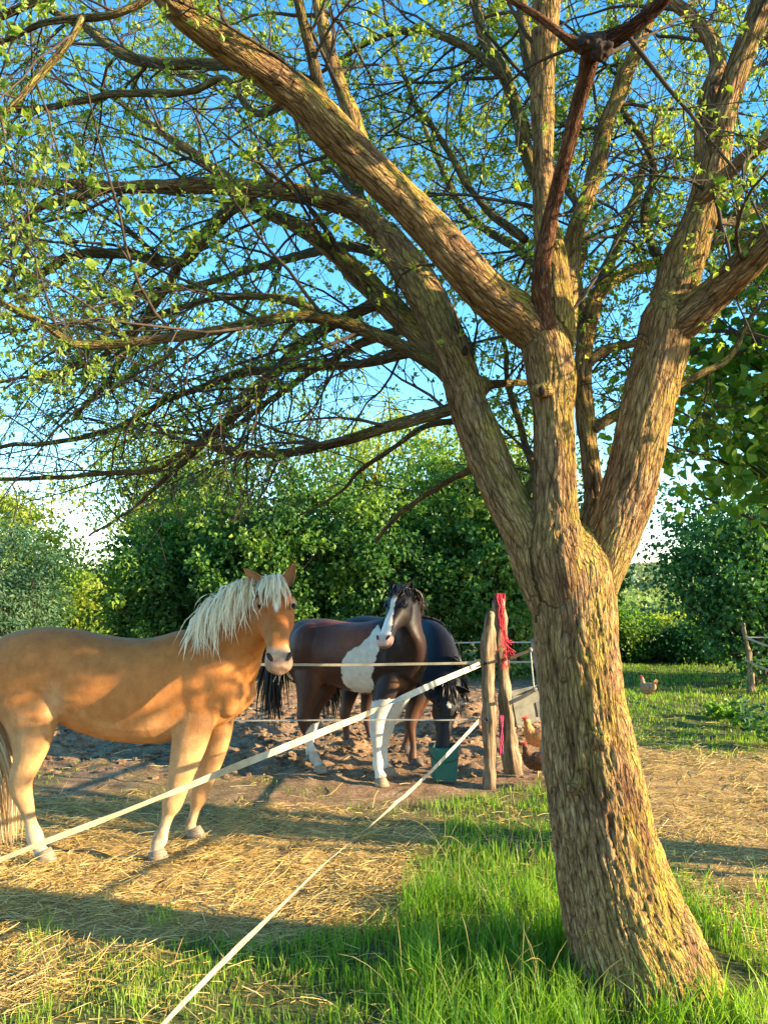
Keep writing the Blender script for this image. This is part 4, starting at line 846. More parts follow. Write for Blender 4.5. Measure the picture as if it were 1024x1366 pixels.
def head_bits(root, H, bvh, coat, ear_dirs, ear_col, eye_t=.33, nostril=True, ear_len=.15):
    h0, ax, F_, L_, Ln, sc = (H[k] for k in ('h0', 'ax', 'F', 'L', 'Ln', 'sc'))
    for s in (-1, 1):
        e = h0+ax*eye_t*Ln+L_*s*.088*sc+F_*.062*sc; loc, no, _, _ = bvh.find_nearest(Vector(e)); c = np.array(loc)-np.array(no)*.002
        V, Fc = ellipsoid(c, (.015*sc, .022*sc, .016*sc), np.stack([np.array(no), ax, norm(np.cross(np.array(no), ax))]), 14, 10); a = Acc(); a.add(V, Fc); eye = part('eye', a.mesh('eye'), EYE, root)
        a = Acc(); up = norm(np.cross(np.array(no), ax)); up = up if up.dot(F_) > 0 else -up
        th = np.linspace(-1.45, 1.45, 12); arc = c+np.array(no)*.010+np.outer(np.sin(th)*.026*sc, ax)+np.outer(np.cos(th)*.014*sc, up); V, Fc, _, _ = tube(arc, .0055*sc, sides=6); a.add(V, Fc, coat=np.tile(np.array((*np.array(ear_col)*.75, 1)), (len(V), 1)))
        part('eyelid', a.mesh('eyelid'), coat, root, parent=eye)
        if nostril:
            q = h0+ax*.90*Ln+L_*s*.052*sc+F_*.050*sc; loc, no, _, _ = bvh.find_nearest(Vector(q)); V, Fc = ellipsoid(np.array(loc)-np.array(no)*.002, (.008*sc, .027*sc, .012*sc), np.stack([np.array(no), norm(ax-.5*s*L_), norm(np.cross(np.array(no), ax-.5*s*L_))]), 12, 8)
            a = Acc(); a.add(V, Fc); part('nostril', a.mesh('nostril'), NOSTRIL, root)
        # ear: a cupped leaf with real thickness
        d, op = norm(np.array(ear_dirs[0 if s > 0 else 1][0], float)), np.array(ear_dirs[0 if s > 0 else 1][1], float); op = norm(op-op.dot(d)*d); sd_ = np.cross(d, op); b0 = h0+L_*s*.058*sc+F_*.012*sc-ax*.01
        K, J = 12, 9; t = np.linspace(0, 1, K); wv = .034*sc*np.array([.62, .85, .98, 1, .97, .9, .8, .68, .53, .36, .18, .02]); rows = []
        for side in (0, 1):
            for k in range(K):
                for j in range(J):
                    ph = (j/(J-1)-.5)*math.pi*1.35*(1-.45*t[k]); r = wv[k]-(.005 if side else 0); rows.append(b0+d*t[k]*ear_len*sc+sd_*math.sin(ph)*r-op*math.cos(ph)*r+op*wv[k]*.5)
        V = np.array(rows); Q = []
        for side in (0, 1):
            o = side*K*J
            for k in range(K-1):
                for j in range(J-1):
                    q = [o+k*J+j, o+k*J+j+1, o+(k+1)*J+j+1, o+(k+1)*J+j]; Q.append(q if side == 0 else q[::-1])
        for k in range(K-1):
            for j in (0, J-1): Q.append([k*J+j, (k+1)*J+j, K*J+(k+1)*J+j, K*J+k*J+j])
        col = np.tile(np.array((*ear_col, 1.0)), (len(V), 1)); col[K*J:, :3] *= .8
        part('ear', mesh_np('ear', V, [np.array(Q)], {'coat': col}), coat, root)
def hooves(root, H, mat, r=.058, hgt=.075, fwd=(1, 0, 0)):
    for (c, u) in H['hoofs']:
        f = norm(np.array(fwd, float)*np.array((1, 1, 0))); g = float(ground_z(np.array([c[0]]), np.array([c[1]]))[0]); a = Acc(); z = [0, .25, .6, 1.0]
        pts = np.array([[c[0], c[1], g-.006+hgt*q] for q in z])+np.outer([.012, .008, .0, -.012], f); V, Fc, _, _ = tube(pts, r*np.array([1.12, 1.06, .95, .82]), r*np.array([1.0, .95, .86, .76]), 20, f); a.add(V, Fc)
        part('hoof', a.mesh('hoof'), mat, root)
HOOF = mat_simple('hoof_horn', (.16, .11, .07), (.34, .27, .19), 30, .7, mul=(1, 1, 4)); HOOF_DARK = mat_simple('dark_hoof', (.05, .04, .035), (.16, .12, .09), 30, .75)
def set_coat(me, fn):
    V = get_co(me); px, py, _ = proj(V); wob = np.stack([fbm(V*14, 3, 7), fbm(V*14+9, 3, 8)], 1)-.5; set_attr(me, 'coat', np.concatenate([fn(V, px, py, wob), np.ones((len(V), 1))], 1))
def blend(c, new, m): m = np.clip(m, 0, 1)[:, None]; return c*(1-m)+np.array(new)*m

def palomino():
    root = empty('palomino_horse', (-1.6, 5.1, 0), 'golden palomino horse with blond mane standing at left with its head turned to the viewer', 'horse')
    Y0 = 5.1
    cfg = dict(fwd=(1, -.05, 0), voxel=.0095,
      torso=[(-22, 893, 915, .05, Y0), (-16, 873, 935, .14, Y0), (-4, 858, 952, .205, Y0), (14, 847, 960, .245, Y0), (40, 839, 958, .268, Y0), (66, 836, 956, .275, Y0), (94, 839, 962, .285, Y0), (125, 845, 976, .30, Y0), (160, 850, 987, .305, Y0), (200, 851, 991, .295, Y0), (232, 845, 988, .265, Y0), (262, 838, 981, .235, Y0), (290, 845, 975, .215, Y0-.02), (312, 862, 966, .19, Y0-.03), (328, 885, 950, .14, Y0-.04), (337, 905, 930, .06, Y0-.05)],
      lumps=[((45, 905, 4.98), (.24, .13, .26)), ((60, 945, 4.93), (.13, .09, .14)), ((262, 915, 4.96), (.15, .11, .24)), ((305, 925, 4.98), (.10, .10, .15)), ((310, 925, 5.2), (.10, .10, .14)), ((262, 960, 4.96), (.12, .09, .12))],
      neck=[((240, 838, 5.1), (300, 965, 5.1), .17), ((268, 828, 5.08), (325, 925, 5.06), .15), ((289, 806, 5.02), (340, 888, 4.98), .122), ((315, 788, 4.95), (350, 862, 4.85), .104), ((340, 778, 4.88), (358, 842, 4.76), .092), ((357, 777, 4.84), (366, 824, 4.70), .078)],
      poll=(365, 784, 4.80), nose=(373, 894, 4.46), face=(.20, -.93, .30), head_w=1.17,
      legs=[ # near fore, far fore, near hind, far hind: px, py, Y, half fore-aft, half sideways
       [(268, 905, 4.98, .15, .07), (262, 950, 4.95, .135, .075), (253, 990, 4.92, .115, .072), (243, 1028, 4.9, .085, .060), (235, 1058, 4.89, .063, .052), (229, 1074, 4.88, .060, .052), (224, 1088, 4.88, .044, .040), (219, 1105, 4.87, .038, .034), (213, 1121, 4.86, .046, .042), (209, 1133, 4.85, .040, .038), (210, 1143, 4.85, .050, .046)],
       [(292, 930, 5.22, .11, .07), (292, 965, 5.24, .10, .07), (286, 1000, 5.26, .085, .064), (277, 1030, 5.28, .066, .054), (268, 1054, 5.28, .056, .050), (265, 1066, 5.28, .052, .048), (261, 1078, 5.28, .041, .037), (257, 1092, 5.28, .036, .032), (254, 1103, 5.28, .043, .040), (257, 1110, 5.27, .040, .038), (260, 1116, 5.26, .046, .044)],
       [(26, 900, 4.95, .22, .10), (36, 935, 4.92, .20, .10), (42, 962, 4.9, .165, .095), (42, 990, 4.88, .125, .082), (36, 1018, 4.87, .088, .062), (28, 1040, 4.86, .072, .050), (29, 1056, 4.86, .066, .048), (35, 1074, 4.85, .048, .040), (41, 1096, 4.84, .042, .036), (47, 1117, 4.83, .050, .044), (53, 1132, 4.82, .043, .040), (60, 1143, 4.81, .052, .048)],
       [(0, 900, 5.3, .20, .10), (-2, 935, 5.3, .18, .10), (-6, 970, 5.32, .13, .085), (-22, 1010, 5.34, .080, .06), (-34, 1032, 5.35, .066, .05), (-33, 1048, 5.35, .06, .048), (-30, 1068, 5.35, .043, .038), (-28, 1088, 5.35, .038, .034), (-26, 1102, 5.35, .045, .042), (-22, 1112, 5.34, .048, .045)]])
    me, H = horse(root, cfg)
    def fn(V, px, py, w):
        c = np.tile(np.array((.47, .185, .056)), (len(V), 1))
        c = blend(c, (.34, .108, .030), np.clip((880-py)/60, 0, 1)*.7)  # shade on the upper body put into the coat as darker red-brown
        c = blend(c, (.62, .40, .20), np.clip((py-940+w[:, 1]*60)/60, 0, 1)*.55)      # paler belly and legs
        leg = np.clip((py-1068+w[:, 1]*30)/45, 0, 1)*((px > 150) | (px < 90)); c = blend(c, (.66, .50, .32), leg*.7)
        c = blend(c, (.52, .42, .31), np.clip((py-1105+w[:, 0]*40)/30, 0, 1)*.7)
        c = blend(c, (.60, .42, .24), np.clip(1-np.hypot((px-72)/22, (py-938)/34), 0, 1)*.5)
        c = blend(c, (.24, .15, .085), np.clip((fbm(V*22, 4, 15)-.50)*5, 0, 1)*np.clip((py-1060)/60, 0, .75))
        # head: pale muzzle, snip
        d = (V-H['h0']); t = d@H['ax']/H['Ln']; l = d@H['L']; f = d@H['F']; hd = (np.hypot(l, f) < .25) & (t > .05) & (py < 905) & (px > 325)
        m = np.clip((t-.72+w[:, 0]*.25)/.10, 0, 1)*hd; c = blend(c, (.52, .38, .28), m*.75); c = blend(c, (.30, .18, .14), np.clip((t-.86)/.08, 0, 1)*hd*.7)
        star = hd*np.clip(1-np.hypot(l/.022, (t-.27)/.14), 0, 1)*3; c = blend(c, (.82, .76, .68), star*(f > 0))
        for s in (-1, 1):
            e = np.clip(1-np.hypot((l-s*.088*H['sc'])/.05, (t-.27)/.10), 0, 1)*hd; c = blend(c, (.55, .38, .24), e*.7)
        return c
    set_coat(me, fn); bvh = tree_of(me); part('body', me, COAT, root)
    head_bits(root, H, bvh, COAT, [((-.72, -.12, .66), (-.05, -1, .05)), ((.42, -.05, .90), (.45, -1, .1))], (.50, .25, .12), ear_len=.14)
    hooves(root, H, HOOF)
    # mane: locks from the crest, falling on the near side of the neck
    rng = np.random.default_rng(3); n = 700; u = rng.random(n)**.95*.94; cr = catmull(np.array([P(268, 828, 5.07), P(285, 803, 5.02), P(312, 783, 4.94), P(334, 774, 4.88), P(350, 771, 4.85)]), 60)
    s = cr[(u*59).astype(int)]+rng.normal(size=(n, 3))*np.array((.012, .018, .010)); side = np.where(rng.random(n) < .88, -1, 1)
    d0 = np.stack([.0+.1*rng.normal(size=n), side*.9, .55+.2*rng.random(n)], 1); d0[:, 0] -= .15*u; L = (.17+.27*rng.random(n)**1.5)*np.interp(u, [0, .15, .75, 1], [.75, 1, 1, .62])
    hair('mane', fall(s, d0, L, 11, rng, .9, .09, (.03, -.10, 0)), .011, BLOND, root, rng, bvh, .006, rng.uniform(0, .03, n))
    n = 150; s = P(364, 772, 4.79)+rng.normal(size=(n, 3))*np.array((.03, .02, .012)); tx = np.clip(rng.normal(size=n)*.6, -.75, 1.2)
    d0 = np.stack([.12+.55*tx, -.8+0*tx, .35+0*tx], 1); hair('forelock', fall(s, d0, rng.uniform(.12, .27, n)*(1-.35*np.clip(np.abs(tx)-.3, 0, 1)), 9, rng, 1.0, .05, (.10, -.28, 0)), .012, BLOND, root, rng, bvh, .005, rng.uniform(0, .022, n))
    n = 300; pc = catmull(np.array([P(-12, 876, 5.08), P(-24, 905, 5.06), P(-18, 960, 5.04), P(-4, 1020, 5.02), P(4, 1075, 5.0), P(8, 1130, 5.0)]), 15); ln = rng.uniform(.78, 1.0, n)
    q = np.stack([interp(np.linspace(0, l_, 15), np.linspace(0, 1, 15), pc) for l_ in ln]); sp = np.interp(np.linspace(0, 1, 15), [0, .3, .7, 1], [.012, .04, .065, .04]); q += (rng.normal(size=(n, 1, 3))*sp[None, :, None])*np.array((1, .8, .3)); q += np.stack([fbm(q.reshape(-1, 3)*6+k, 2, 3) for k in (0, 5, 9)], 1).reshape(n, 15, 3)*.05-.025
    hair('tail', q, .014, TAN_HAIR, root, rng)
    # whiskers
    n = 9; wk = H['h0']+H['ax']*(H['Ln']*rng.uniform(.9, 1.0, n))[:, None]+H['L']*(rng.uniform(-.05, .05, n))[:, None]-H['F']*.04; dd = norm(rng.normal(size=(n, 3))+H['ax']*1.0-H['F']*.4); Pt = grow(wk, dd, rng.uniform(.05, .09, n), 4, rng, .1, .1); V, Q = batch_tubes(Pt, np.full((n, 4), .00035), 3)
    part('whiskers', mesh_np('whiskers', V, [Q], {'rnd': np.full(len(V), .8)}), BLOND, root, kind='stuff')

def pinto():
    root = empty('pinto_horse', (-.25, 6.9, 0), 'brown and white pinto horse with a white blaze and white forelegs, head raised', 'horse')
    cfg = dict(fwd=(.85, -.5, 0), voxel=.010,
      torso=[(388, 850, 885, .06, 7.45), (392, 836, 905, .14, 7.42), (402, 828, 915, .20, 7.36), (416, 825, 916, .235, 7.3), (432, 825, 912, .25, 7.25), (450, 828, 914, .26, 7.2), (470, 830, 921, .265, 7.12), (490, 829, 926, .262, 7.05), (508, 826, 928, .25, 7.0), (524, 823, 930, .23, 6.93), (538, 828, 932, .205, 6.87), (550, 845, 928, .16, 6.80), (557, 868, 912, .10, 6.76), (559, 885, 900, .05, 6.74)],
      lumps=[((415, 865, 7.16), (.2, .14, .24)), ((522, 880, 6.80), (.12, .11, .2)), ((528, 905, 6.80), (.12, .10, .13)), ((545, 900, 6.88), (.11, .11, .13))],
      neck=[((512, 822, 7.0), (545, 925, 6.8), .155), ((526, 815, 6.9), (553, 895, 6.74), .135), ((540, 806, 6.84), (551, 868, 6.66), .11), ((550, 797, 6.78), (541, 842, 6.60), .09), ((550, 790, 6.72), (536, 820, 6.58), .07)],
      poll=(536, 791, 6.63), nose=(510, 862, 6.30), face=(-.42, -.75, .50), head_w=1.0,
      legs=[
       [(522, 880, 6.82, .13, .08), (518, 910, 6.78, .12, .075), (510, 934, 6.75, .10, .07), (504, 955, 6.74, .072, .06), (502, 972, 6.73, .062, .055), (502, 986, 6.72, .050, .046), (503, 1004, 6.7, .040, .038), (504, 1019, 6.68, .048, .046), (505, 1028, 6.66, .043, .042), (508, 1038, 6.63, .054, .05)],
       [(545, 890, 6.9, .11, .08), (538, 918, 6.92, .10, .075), (528, 940, 6.94, .085, .065), (519, 960, 6.96, .066, .056), (515, 975, 6.96, .058, .052), (513, 990, 6.96, .043, .040), (512, 1006, 6.95, .038, .036), (512, 1018, 6.94, .046, .044), (515, 1025, 6.92, .043, .042), (519, 1032, 6.9, .052, .048)],
       [(415, 862, 7.2, .20, .10), (412, 890, 7.17, .175, .10), (411, 915, 7.14, .13, .085), (408, 938, 7.12, .088, .065), (405, 955, 7.1, .068, .052), (407, 966, 7.1, .064, .05), (411, 982, 7.08, .043, .040), (416, 1000, 7.06, .040, .037), (420, 1012, 7.04, .048, .045), (424, 1018, 7.02, .045, .042), (427, 1024, 7.0, .055, .05)],
       [(430, 870, 7.5, .18, .10), (434, 895, 7.5, .15, .095), (436, 915, 7.5, .105, .08), (426, 936, 7.5, .07, .06), (419, 950, 7.5, .06, .05), (418, 962, 7.5, .058, .048), (416, 978, 7.48, .042, .038), (414, 990, 7.48, .038, .036), (413, 1000, 7.46, .045, .043), (415, 1007, 7.44, .052, .048)]])
    me, H = horse(root, cfg)
    WH = [(507, 831), (496, 843), (482, 858), (468, 868), (458, 880), (454, 892), (457, 906), (463, 916), (470, 921), (480, 924), (496, 926), (497, 910), (495, 898), (500, 880), (506, 868), (512, 852), (506, 840)]
    def fn(V, px, py, w):
        c = np.tile(np.array((.070, .028, .018)), (len(V), 1)); qx, qy = px+w[:, 0]*9, py+w[:, 1]*9
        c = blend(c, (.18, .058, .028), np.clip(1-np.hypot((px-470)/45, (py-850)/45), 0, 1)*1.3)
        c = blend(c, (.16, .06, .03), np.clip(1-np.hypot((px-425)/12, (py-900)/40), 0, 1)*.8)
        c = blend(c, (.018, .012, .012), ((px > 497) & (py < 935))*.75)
        m = inpoly(qx, qy, WH)*1.0; c = blend(c, (.66, .62, .56), m)
        lg = ((qy > 927+.15*(548-qx)) & (px > 490))*1.0; c = blend(c, (.62, .57, .50), lg)
        c = blend(c, (.62, .57, .50), ((qy > 965) & (px < 440) & (qy-965 > (416-qx)*2))*1.0); c = blend(c, (.35, .27, .2), ((py > 1002) & (px < 440))*.6)
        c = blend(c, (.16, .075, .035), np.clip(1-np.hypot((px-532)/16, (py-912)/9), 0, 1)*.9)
        d = (V-H['h0']); t = d@H['ax']/H['Ln']; l = d@H['L']; f = d@H['F']; hd = (np.hypot(l, f) < .22) & (t > .0) & (py < 872) & (px > 495) & (px < 560) & (V[:, 1] < 6.8)
        c = blend(c, (.016, .012, .013), hd*1.0)
        ww = np.interp(t, [.1, .2, .35, .6, .8, 1.0], [.0, .026, .018, .034, .055, .06]); bz = hd & (np.abs(l-.004+w[:, 0]*.02) < ww) & (f > -.02) & (t > .13); c = blend(c, (.74, .68, .63), bz*1.0)
        c = blend(c, (.60, .34, .29), np.clip((t-.80)/.08, 0, 1)*hd*(np.abs(l) < .07)*.75); c = blend(c, (.06, .04, .04), hd*np.clip((t-.93)/.04, 0, 1)*(f < .0)*.8)
        return c
    set_coat(me, fn); bvh = tree_of(me); part('body', me, COAT_DARK, root)
    head_bits(root, H, bvh, COAT_DARK, [((-.35, .2, .9), (-.3, -1, .1)), ((.35, .35, .85), (.2, -1, .1))], (.02, .014, .014), ear_len=.11)
    hooves(root, H, HOOF, .062, .07, (.7, -.7, 0))
    rng = np.random.default_rng(4); n = 240; u = rng.random(n); cr = catmull(np.array([P(512, 823, 6.98), P(528, 812, 6.9), P(542, 800, 6.82), P(549, 790, 6.74), P(543, 785, 6.66)]), 40); s = cr[(u*39).astype(int)]+rng.normal(size=(n, 3))*.012
    d0 = np.stack([.6+.2*rng.normal(size=n), .3+0*u, .5+0*u], 1); hair('mane', fall(s, d0, rng.uniform(.12, .26, n), 9, rng, 1.0, .06), .016, BLACKHAIR, root, rng, bvh, .006, rng.uniform(0, .02, n))
    n = 110; s = P(537, 787, 6.62)+rng.normal(size=(n, 3))*.028; d0 = np.stack([-.35+.35*rng.normal(size=n), -.7+np.zeros(n), .4+np.zeros(n)], 1); hair('forelock', fall(s, d0, rng.uniform(.07, .14, n), 7, rng, 1.0, .06, (-.1, -.2, 0)), .013, BLACKHAIR, root, rng, bvh, .005, rng.uniform(0, .02, n))
    n = 260; s = P(392, 842, 7.46)+rng.normal(size=(n, 3))*.02; d0 = np.stack([-.6+.12*rng.normal(size=n), .2*rng.normal(size=n), .1+np.zeros(n)], 1); hair('tail', fall(s, d0, rng.uniform(.6, 1.0, n), 13, rng, 1.0, .045, (.03, 0, 0)), .022, BLACKHAIR, root, rng)

def black_horse():
    root = empty('black_horse', (.2, 7.5, 0), 'black horse behind the pinto lowering its head into the green bucket', 'horse')
    cfg = dict(fwd=(.8, -.55, 0), voxel=.011,
      torso=[(455, 850, 900, .08, 8.3), (462, 832, 915, .17, 8.26), (472, 824, 920, .22, 8.2), (488, 821, 922, .25, 8.1), (505, 823, 925, .265, 8.0), (525, 824, 930, .265, 7.88), (545, 822, 934, .25, 7.75), (560, 823, 936, .225, 7.65), (574, 832, 932, .19, 7.55), (584, 850, 922, .13, 7.45), (590, 870, 905, .06, 7.4)],
      lumps=[((478, 868, 8.0), (.2, .14, .24)), ((560, 885, 7.5), (.13, .11, .22))],
      neck=[((552, 823, 7.75), (560, 920, 7.5), .15), ((575, 832, 7.55), (568, 905, 7.3), .135), ((590, 856, 7.35), (573, 915, 7.1), .115), ((599, 886, 7.15), (577, 932, 6.95), .098), ((603, 912, 7.0), (580, 945, 6.82), .085), ((601, 925, 6.95), (585, 950, 6.80), .07)],
      poll=(598, 918, 6.90), nose=(588, 1018, 6.72), face=(.18, -.95, .05), head_w=1.03,
      legs=[
       [(560, 890, 7.5, .13, .08), (556, 925, 7.45, .11, .075), (550, 950, 7.42, .075, .06), (547, 966, 7.4, .06, .055), (549, 980, 7.38, .044, .042), (551, 998, 7.36, .038, .036), (550, 1011, 7.34, .046, .044), (552, 1020, 7.3, .044, .042), (556, 1027, 7.27, .054, .05)],
       [(568, 895, 7.7, .12, .08), (563, 925, 7.7, .1, .07), (555, 948, 7.72, .068, .056), (548, 964, 7.72, .056, .05), (545, 978, 7.72, .042, .04), (541, 992, 7.72, .037, .036), (539, 1001, 7.7, .044, .042), (541, 1008, 7.68, .05, .048)],
       [(478, 868, 8.05, .2, .10), (474, 895, 8.02, .16, .1), (468, 918, 8.0, .105, .08), (463, 938, 8.0, .07, .056), (460, 952, 7.98, .062, .05), (461, 968, 7.96, .045, .04), (462, 986, 7.94, .04, .037), (462, 996, 7.92, .046, .044), (464, 1004, 7.9, .053, .05)],
       [(500, 870, 8.3, .18, .1), (498, 895, 8.3, .14, .09), (492, 918, 8.3, .095, .075), (489, 938, 8.3, .066, .055), (488, 950, 8.3, .058, .05), (490, 966, 8.28, .043, .04), (493, 980, 8.26, .038, .036), (495, 990, 8.25, .045, .043), (497, 997, 8.24, .052, .048)]])
    me, H = horse(root, cfg)
    def fn(V, px, py, w):
        c = np.tile(np.array((.014, .013, .017)), (len(V), 1)); c = blend(c, (.10, .045, .026), np.clip((py-925)/20, 0, 1)*(px < 572)*.95)
        d = (V-H['h0']); t = d@H['ax']/H['Ln']; l = d@H['L']; f = d@H['F']; c = blend(c, (.6, .56, .52), (np.hypot(l/.022, (t-.24)/.05) < 1)*(f > 0)*(py > 915)*1.0)
        return blend(c, (.3, .22, .16), (py > 1016)*(px < 570)*.6)
    set_coat(me, fn); bvh = tree_of(me); part('body', me, COAT_DARK, root)
    head_bits(root, H, bvh, COAT_DARK, [((-.75, -.35, -.1), (-.2, -1, -.4)), ((.75, -.25, -.15), (.2, -1, -.4))], (.016, .014, .016), ear_len=.13, nostril=False)
    hooves(root, H, HOOF_DARK, .06, .07, (.8, -.5, 0))
    rng = np.random.default_rng(6); n = 260; u = rng.random(n); cr = catmull(np.array([P(556, 822, 7.7), P(578, 832, 7.52), P(592, 856, 7.34), P(600, 886, 7.14), P(603, 915, 6.97)]), 40); s = cr[(u*39).astype(int)]+rng.normal(size=(n, 3))*.012
    d0 = np.stack([.7+.2*rng.normal(size=n), -.2+0*u, .4+0*u], 1); hair('mane', fall(s, d0, rng.uniform(.12, .3, n), 9, rng, 1.0, .06, (.1, 0, 0)), .018, BLACKHAIR, root, rng, bvh, .006, rng.uniform(0, .02, n))
    n = 70; s = P(598, 916, 6.87)+rng.normal(size=(n, 3))*.025; d0 = np.stack([.2*rng.normal(size=n), -.7+np.zeros(n), -.2+np.zeros(n)], 1); hair('forelock', fall(s, d0, rng.uniform(.1, .2, n), 7, rng, 1.0, .06), .015, BLACKHAIR, root, rng, bvh, .005, rng.uniform(0, .02, n))
    n = 200; s = P(458, 850, 8.34)+rng.normal(size=(n, 3))*.02; d0 = np.stack([-.5+.12*rng.normal(size=n), .3+.2*rng.normal(size=n), .1+np.zeros(n)], 1); hair('tail', fall(s, d0, rng.uniform(.7, 1.0, n), 13, rng, 1.0, .04, (.12, 0, 0)), .022, BLACKHAIR, root, rng)
palomino(); pinto(); black_horse()
print('horses done')

# ------------------------------------------------------------------ fence posts, tapes, bucket, hens
def gz(x, y): return float(ground_z(np.array([x]), np.array([y]))[0])
def mat_wood(name, c1, c2, c3):
    m = M(name); v = m.attr('bk', True); f = m.noise(70, v, 5, .7, (1, 1, .06)); g = m.noise(9, v, 4, .6, (1, 1, .5))
    c = m.ramp(m.math('ADD', m.math('MULTIPLY', f, .6), m.math('MULTIPLY', g, .4)), [(.36, c1), (.5, c2), (.64, c3)]); m.base(c, .9, .15); m.bump(f, .9, .012); return m.m
WOOD = mat_wood('weathered_post_wood', (.07, .045, .03), (.23, .16, .10), (.42, .32, .21))
WOOD_GREY = mat_wood('grey_post_wood', (.09, .08, .07), (.24, .22, .19), (.40, .37, .33))
def mat_tape():
    m = M('white_fence_tape'); u = m.attr('across'); st = m.math('ABSOLUTE', m.math('SINE', m.math('MULTIPLY', u, 15.7))); c = m.ramp(st, [(.0, (.26, .24, .20)), (.35, (.50, .455, .37)), (1, (.56, .51, .41))])
    d = m.ramp(m.noise(11, detail=5, rough=.7), [(.4, (1, 1, 1)), (.66, (.72, .66, .55))]); m.base(m.mix(1.0, c, d, 'MULTIPLY'), .75, .2); return m.m
TAPE = mat_tape(); 
TAPE_DULL = mat_simple('dull_fence_cord', (.28, .28, .28), (.42, .42, .40), 40, .6)
INSUL = mat_simple('insulator_plastic', (.03, .03, .032), rough=.5)
def post(label, pts, radii, mat, name='wooden_post', group=None, cat='post', sides=22, rough=.02):
    b = pts[-1]; root = empty(name, (b[0], b[1], 0), label, cat, group); c = catmull(np.array([[*p, r] for p, r in zip(pts, radii)]), 60)
    V, Fc, arc, off = tube(c[:, :3], c[:, 3], sides=sides, hint=(0, -1, 0)); q = V*np.array((9, 9, 2.2)); cen = np.repeat(c[:, :3], sides, 0); cen = np.concatenate([cen, c[:1, :3], c[-1:, :3]]); no = norm(V-cen+1e-7); bk = np.stack([off[:, 0], off[:, 1], arc], 1)
    fur = np.abs(2*noise(bk*np.array((60, 60, 3.5))+3, 5)-1); V = V+no*((fbm(q*1.6, 3, 3)-.5)*rough*4-(np.clip(.35-fur, 0, 1))*rough*2.2)[:, None]; tpm = V[:, 2] > V[:, 2].max()-.05; V[tpm, 2] += ((fbm(V[tpm]*40, 2, 9)-.6)*.09 if rough > .005 else 0)
    part('shaft', mesh_np('shaft', V, Fc, {'bk': bk}), mat, root); return root
def tape(label, pts, widths, twist, name='fence_tape', mat=TAPE, n=90, sag=.0, thick=.0016, group=None, ends=None):
    """woven electric-fence tape: a flat band with real thickness"""
    c = catmull(np.array([[*p, w_] for p, w_ in zip(pts, widths)]), n); t = np.linspace(0, 1, n); c[:, 2] -= sag*4*t*(1-t); T = norm(np.gradient(c[:, :3], axis=0)); up = np.array((0, 0, 1.0)); S = norm(up-(T@up)[:, None]*T); N = np.cross(T, S)
    ph = np.interp(t, [q[0] for q in twist], [q[1] for q in twist])+(fbm(c[:, :3]*2.2, 3, 12)-.5)*.7; c[:, :3] += (np.stack([0*t, fbm(c[:, :3]*1.7+4, 2, 3)-.5, fbm(c[:, :3]*1.7, 2, 2)-.5], 1))*.014*np.clip(4*t*(1-t)*3, 0, 1)[:, None]; A_ = S*np.cos(ph)[:, None]+N*np.sin(ph)[:, None]; B_ = np.cross(T, A_); V = []
    for (u, v) in ((-1, -1), (-.5, -1), (0, -1), (.5, -1), (1, -1), (1, 1), (.5, 1), (0, 1), (-.5, 1), (-1, 1)): V.append(c[:, :3]+A_*(u*c[:, 3]/2)[:, None]+B_*(v*thick/2+.0006*math.cos(u*12)))
    V = np.stack(V, 1); k = V.shape[1]; V = V.reshape(-1, 3); i = np.arange(n-1)[:, None]*k; j = np.arange(k)[None]; j2 = (j+1) % k; Q = np.stack([i+j, i+j2, i+k+j2, i+k+j], -1).reshape(-1, 4)
    cap = np.array([[0, 1, 8, 9], [1, 2, 7, 8], [2, 3, 6, 7], [3, 4, 5, 6]]); o = (n-1)*k; Q = np.concatenate([Q, cap[:, ::-1], cap+o])
    me = mesh_np(name, V, [Q], {'across': np.tile(np.array([-1, -.5, 0, .5, 1, 1, .5, 0, -.5, -1.0]), n)}, smooth=False); o = link(name, me, mat, label=label, category='fence tape' if 'tape' in name else 'fence cord')
    if group: o['group'] = group
    return o
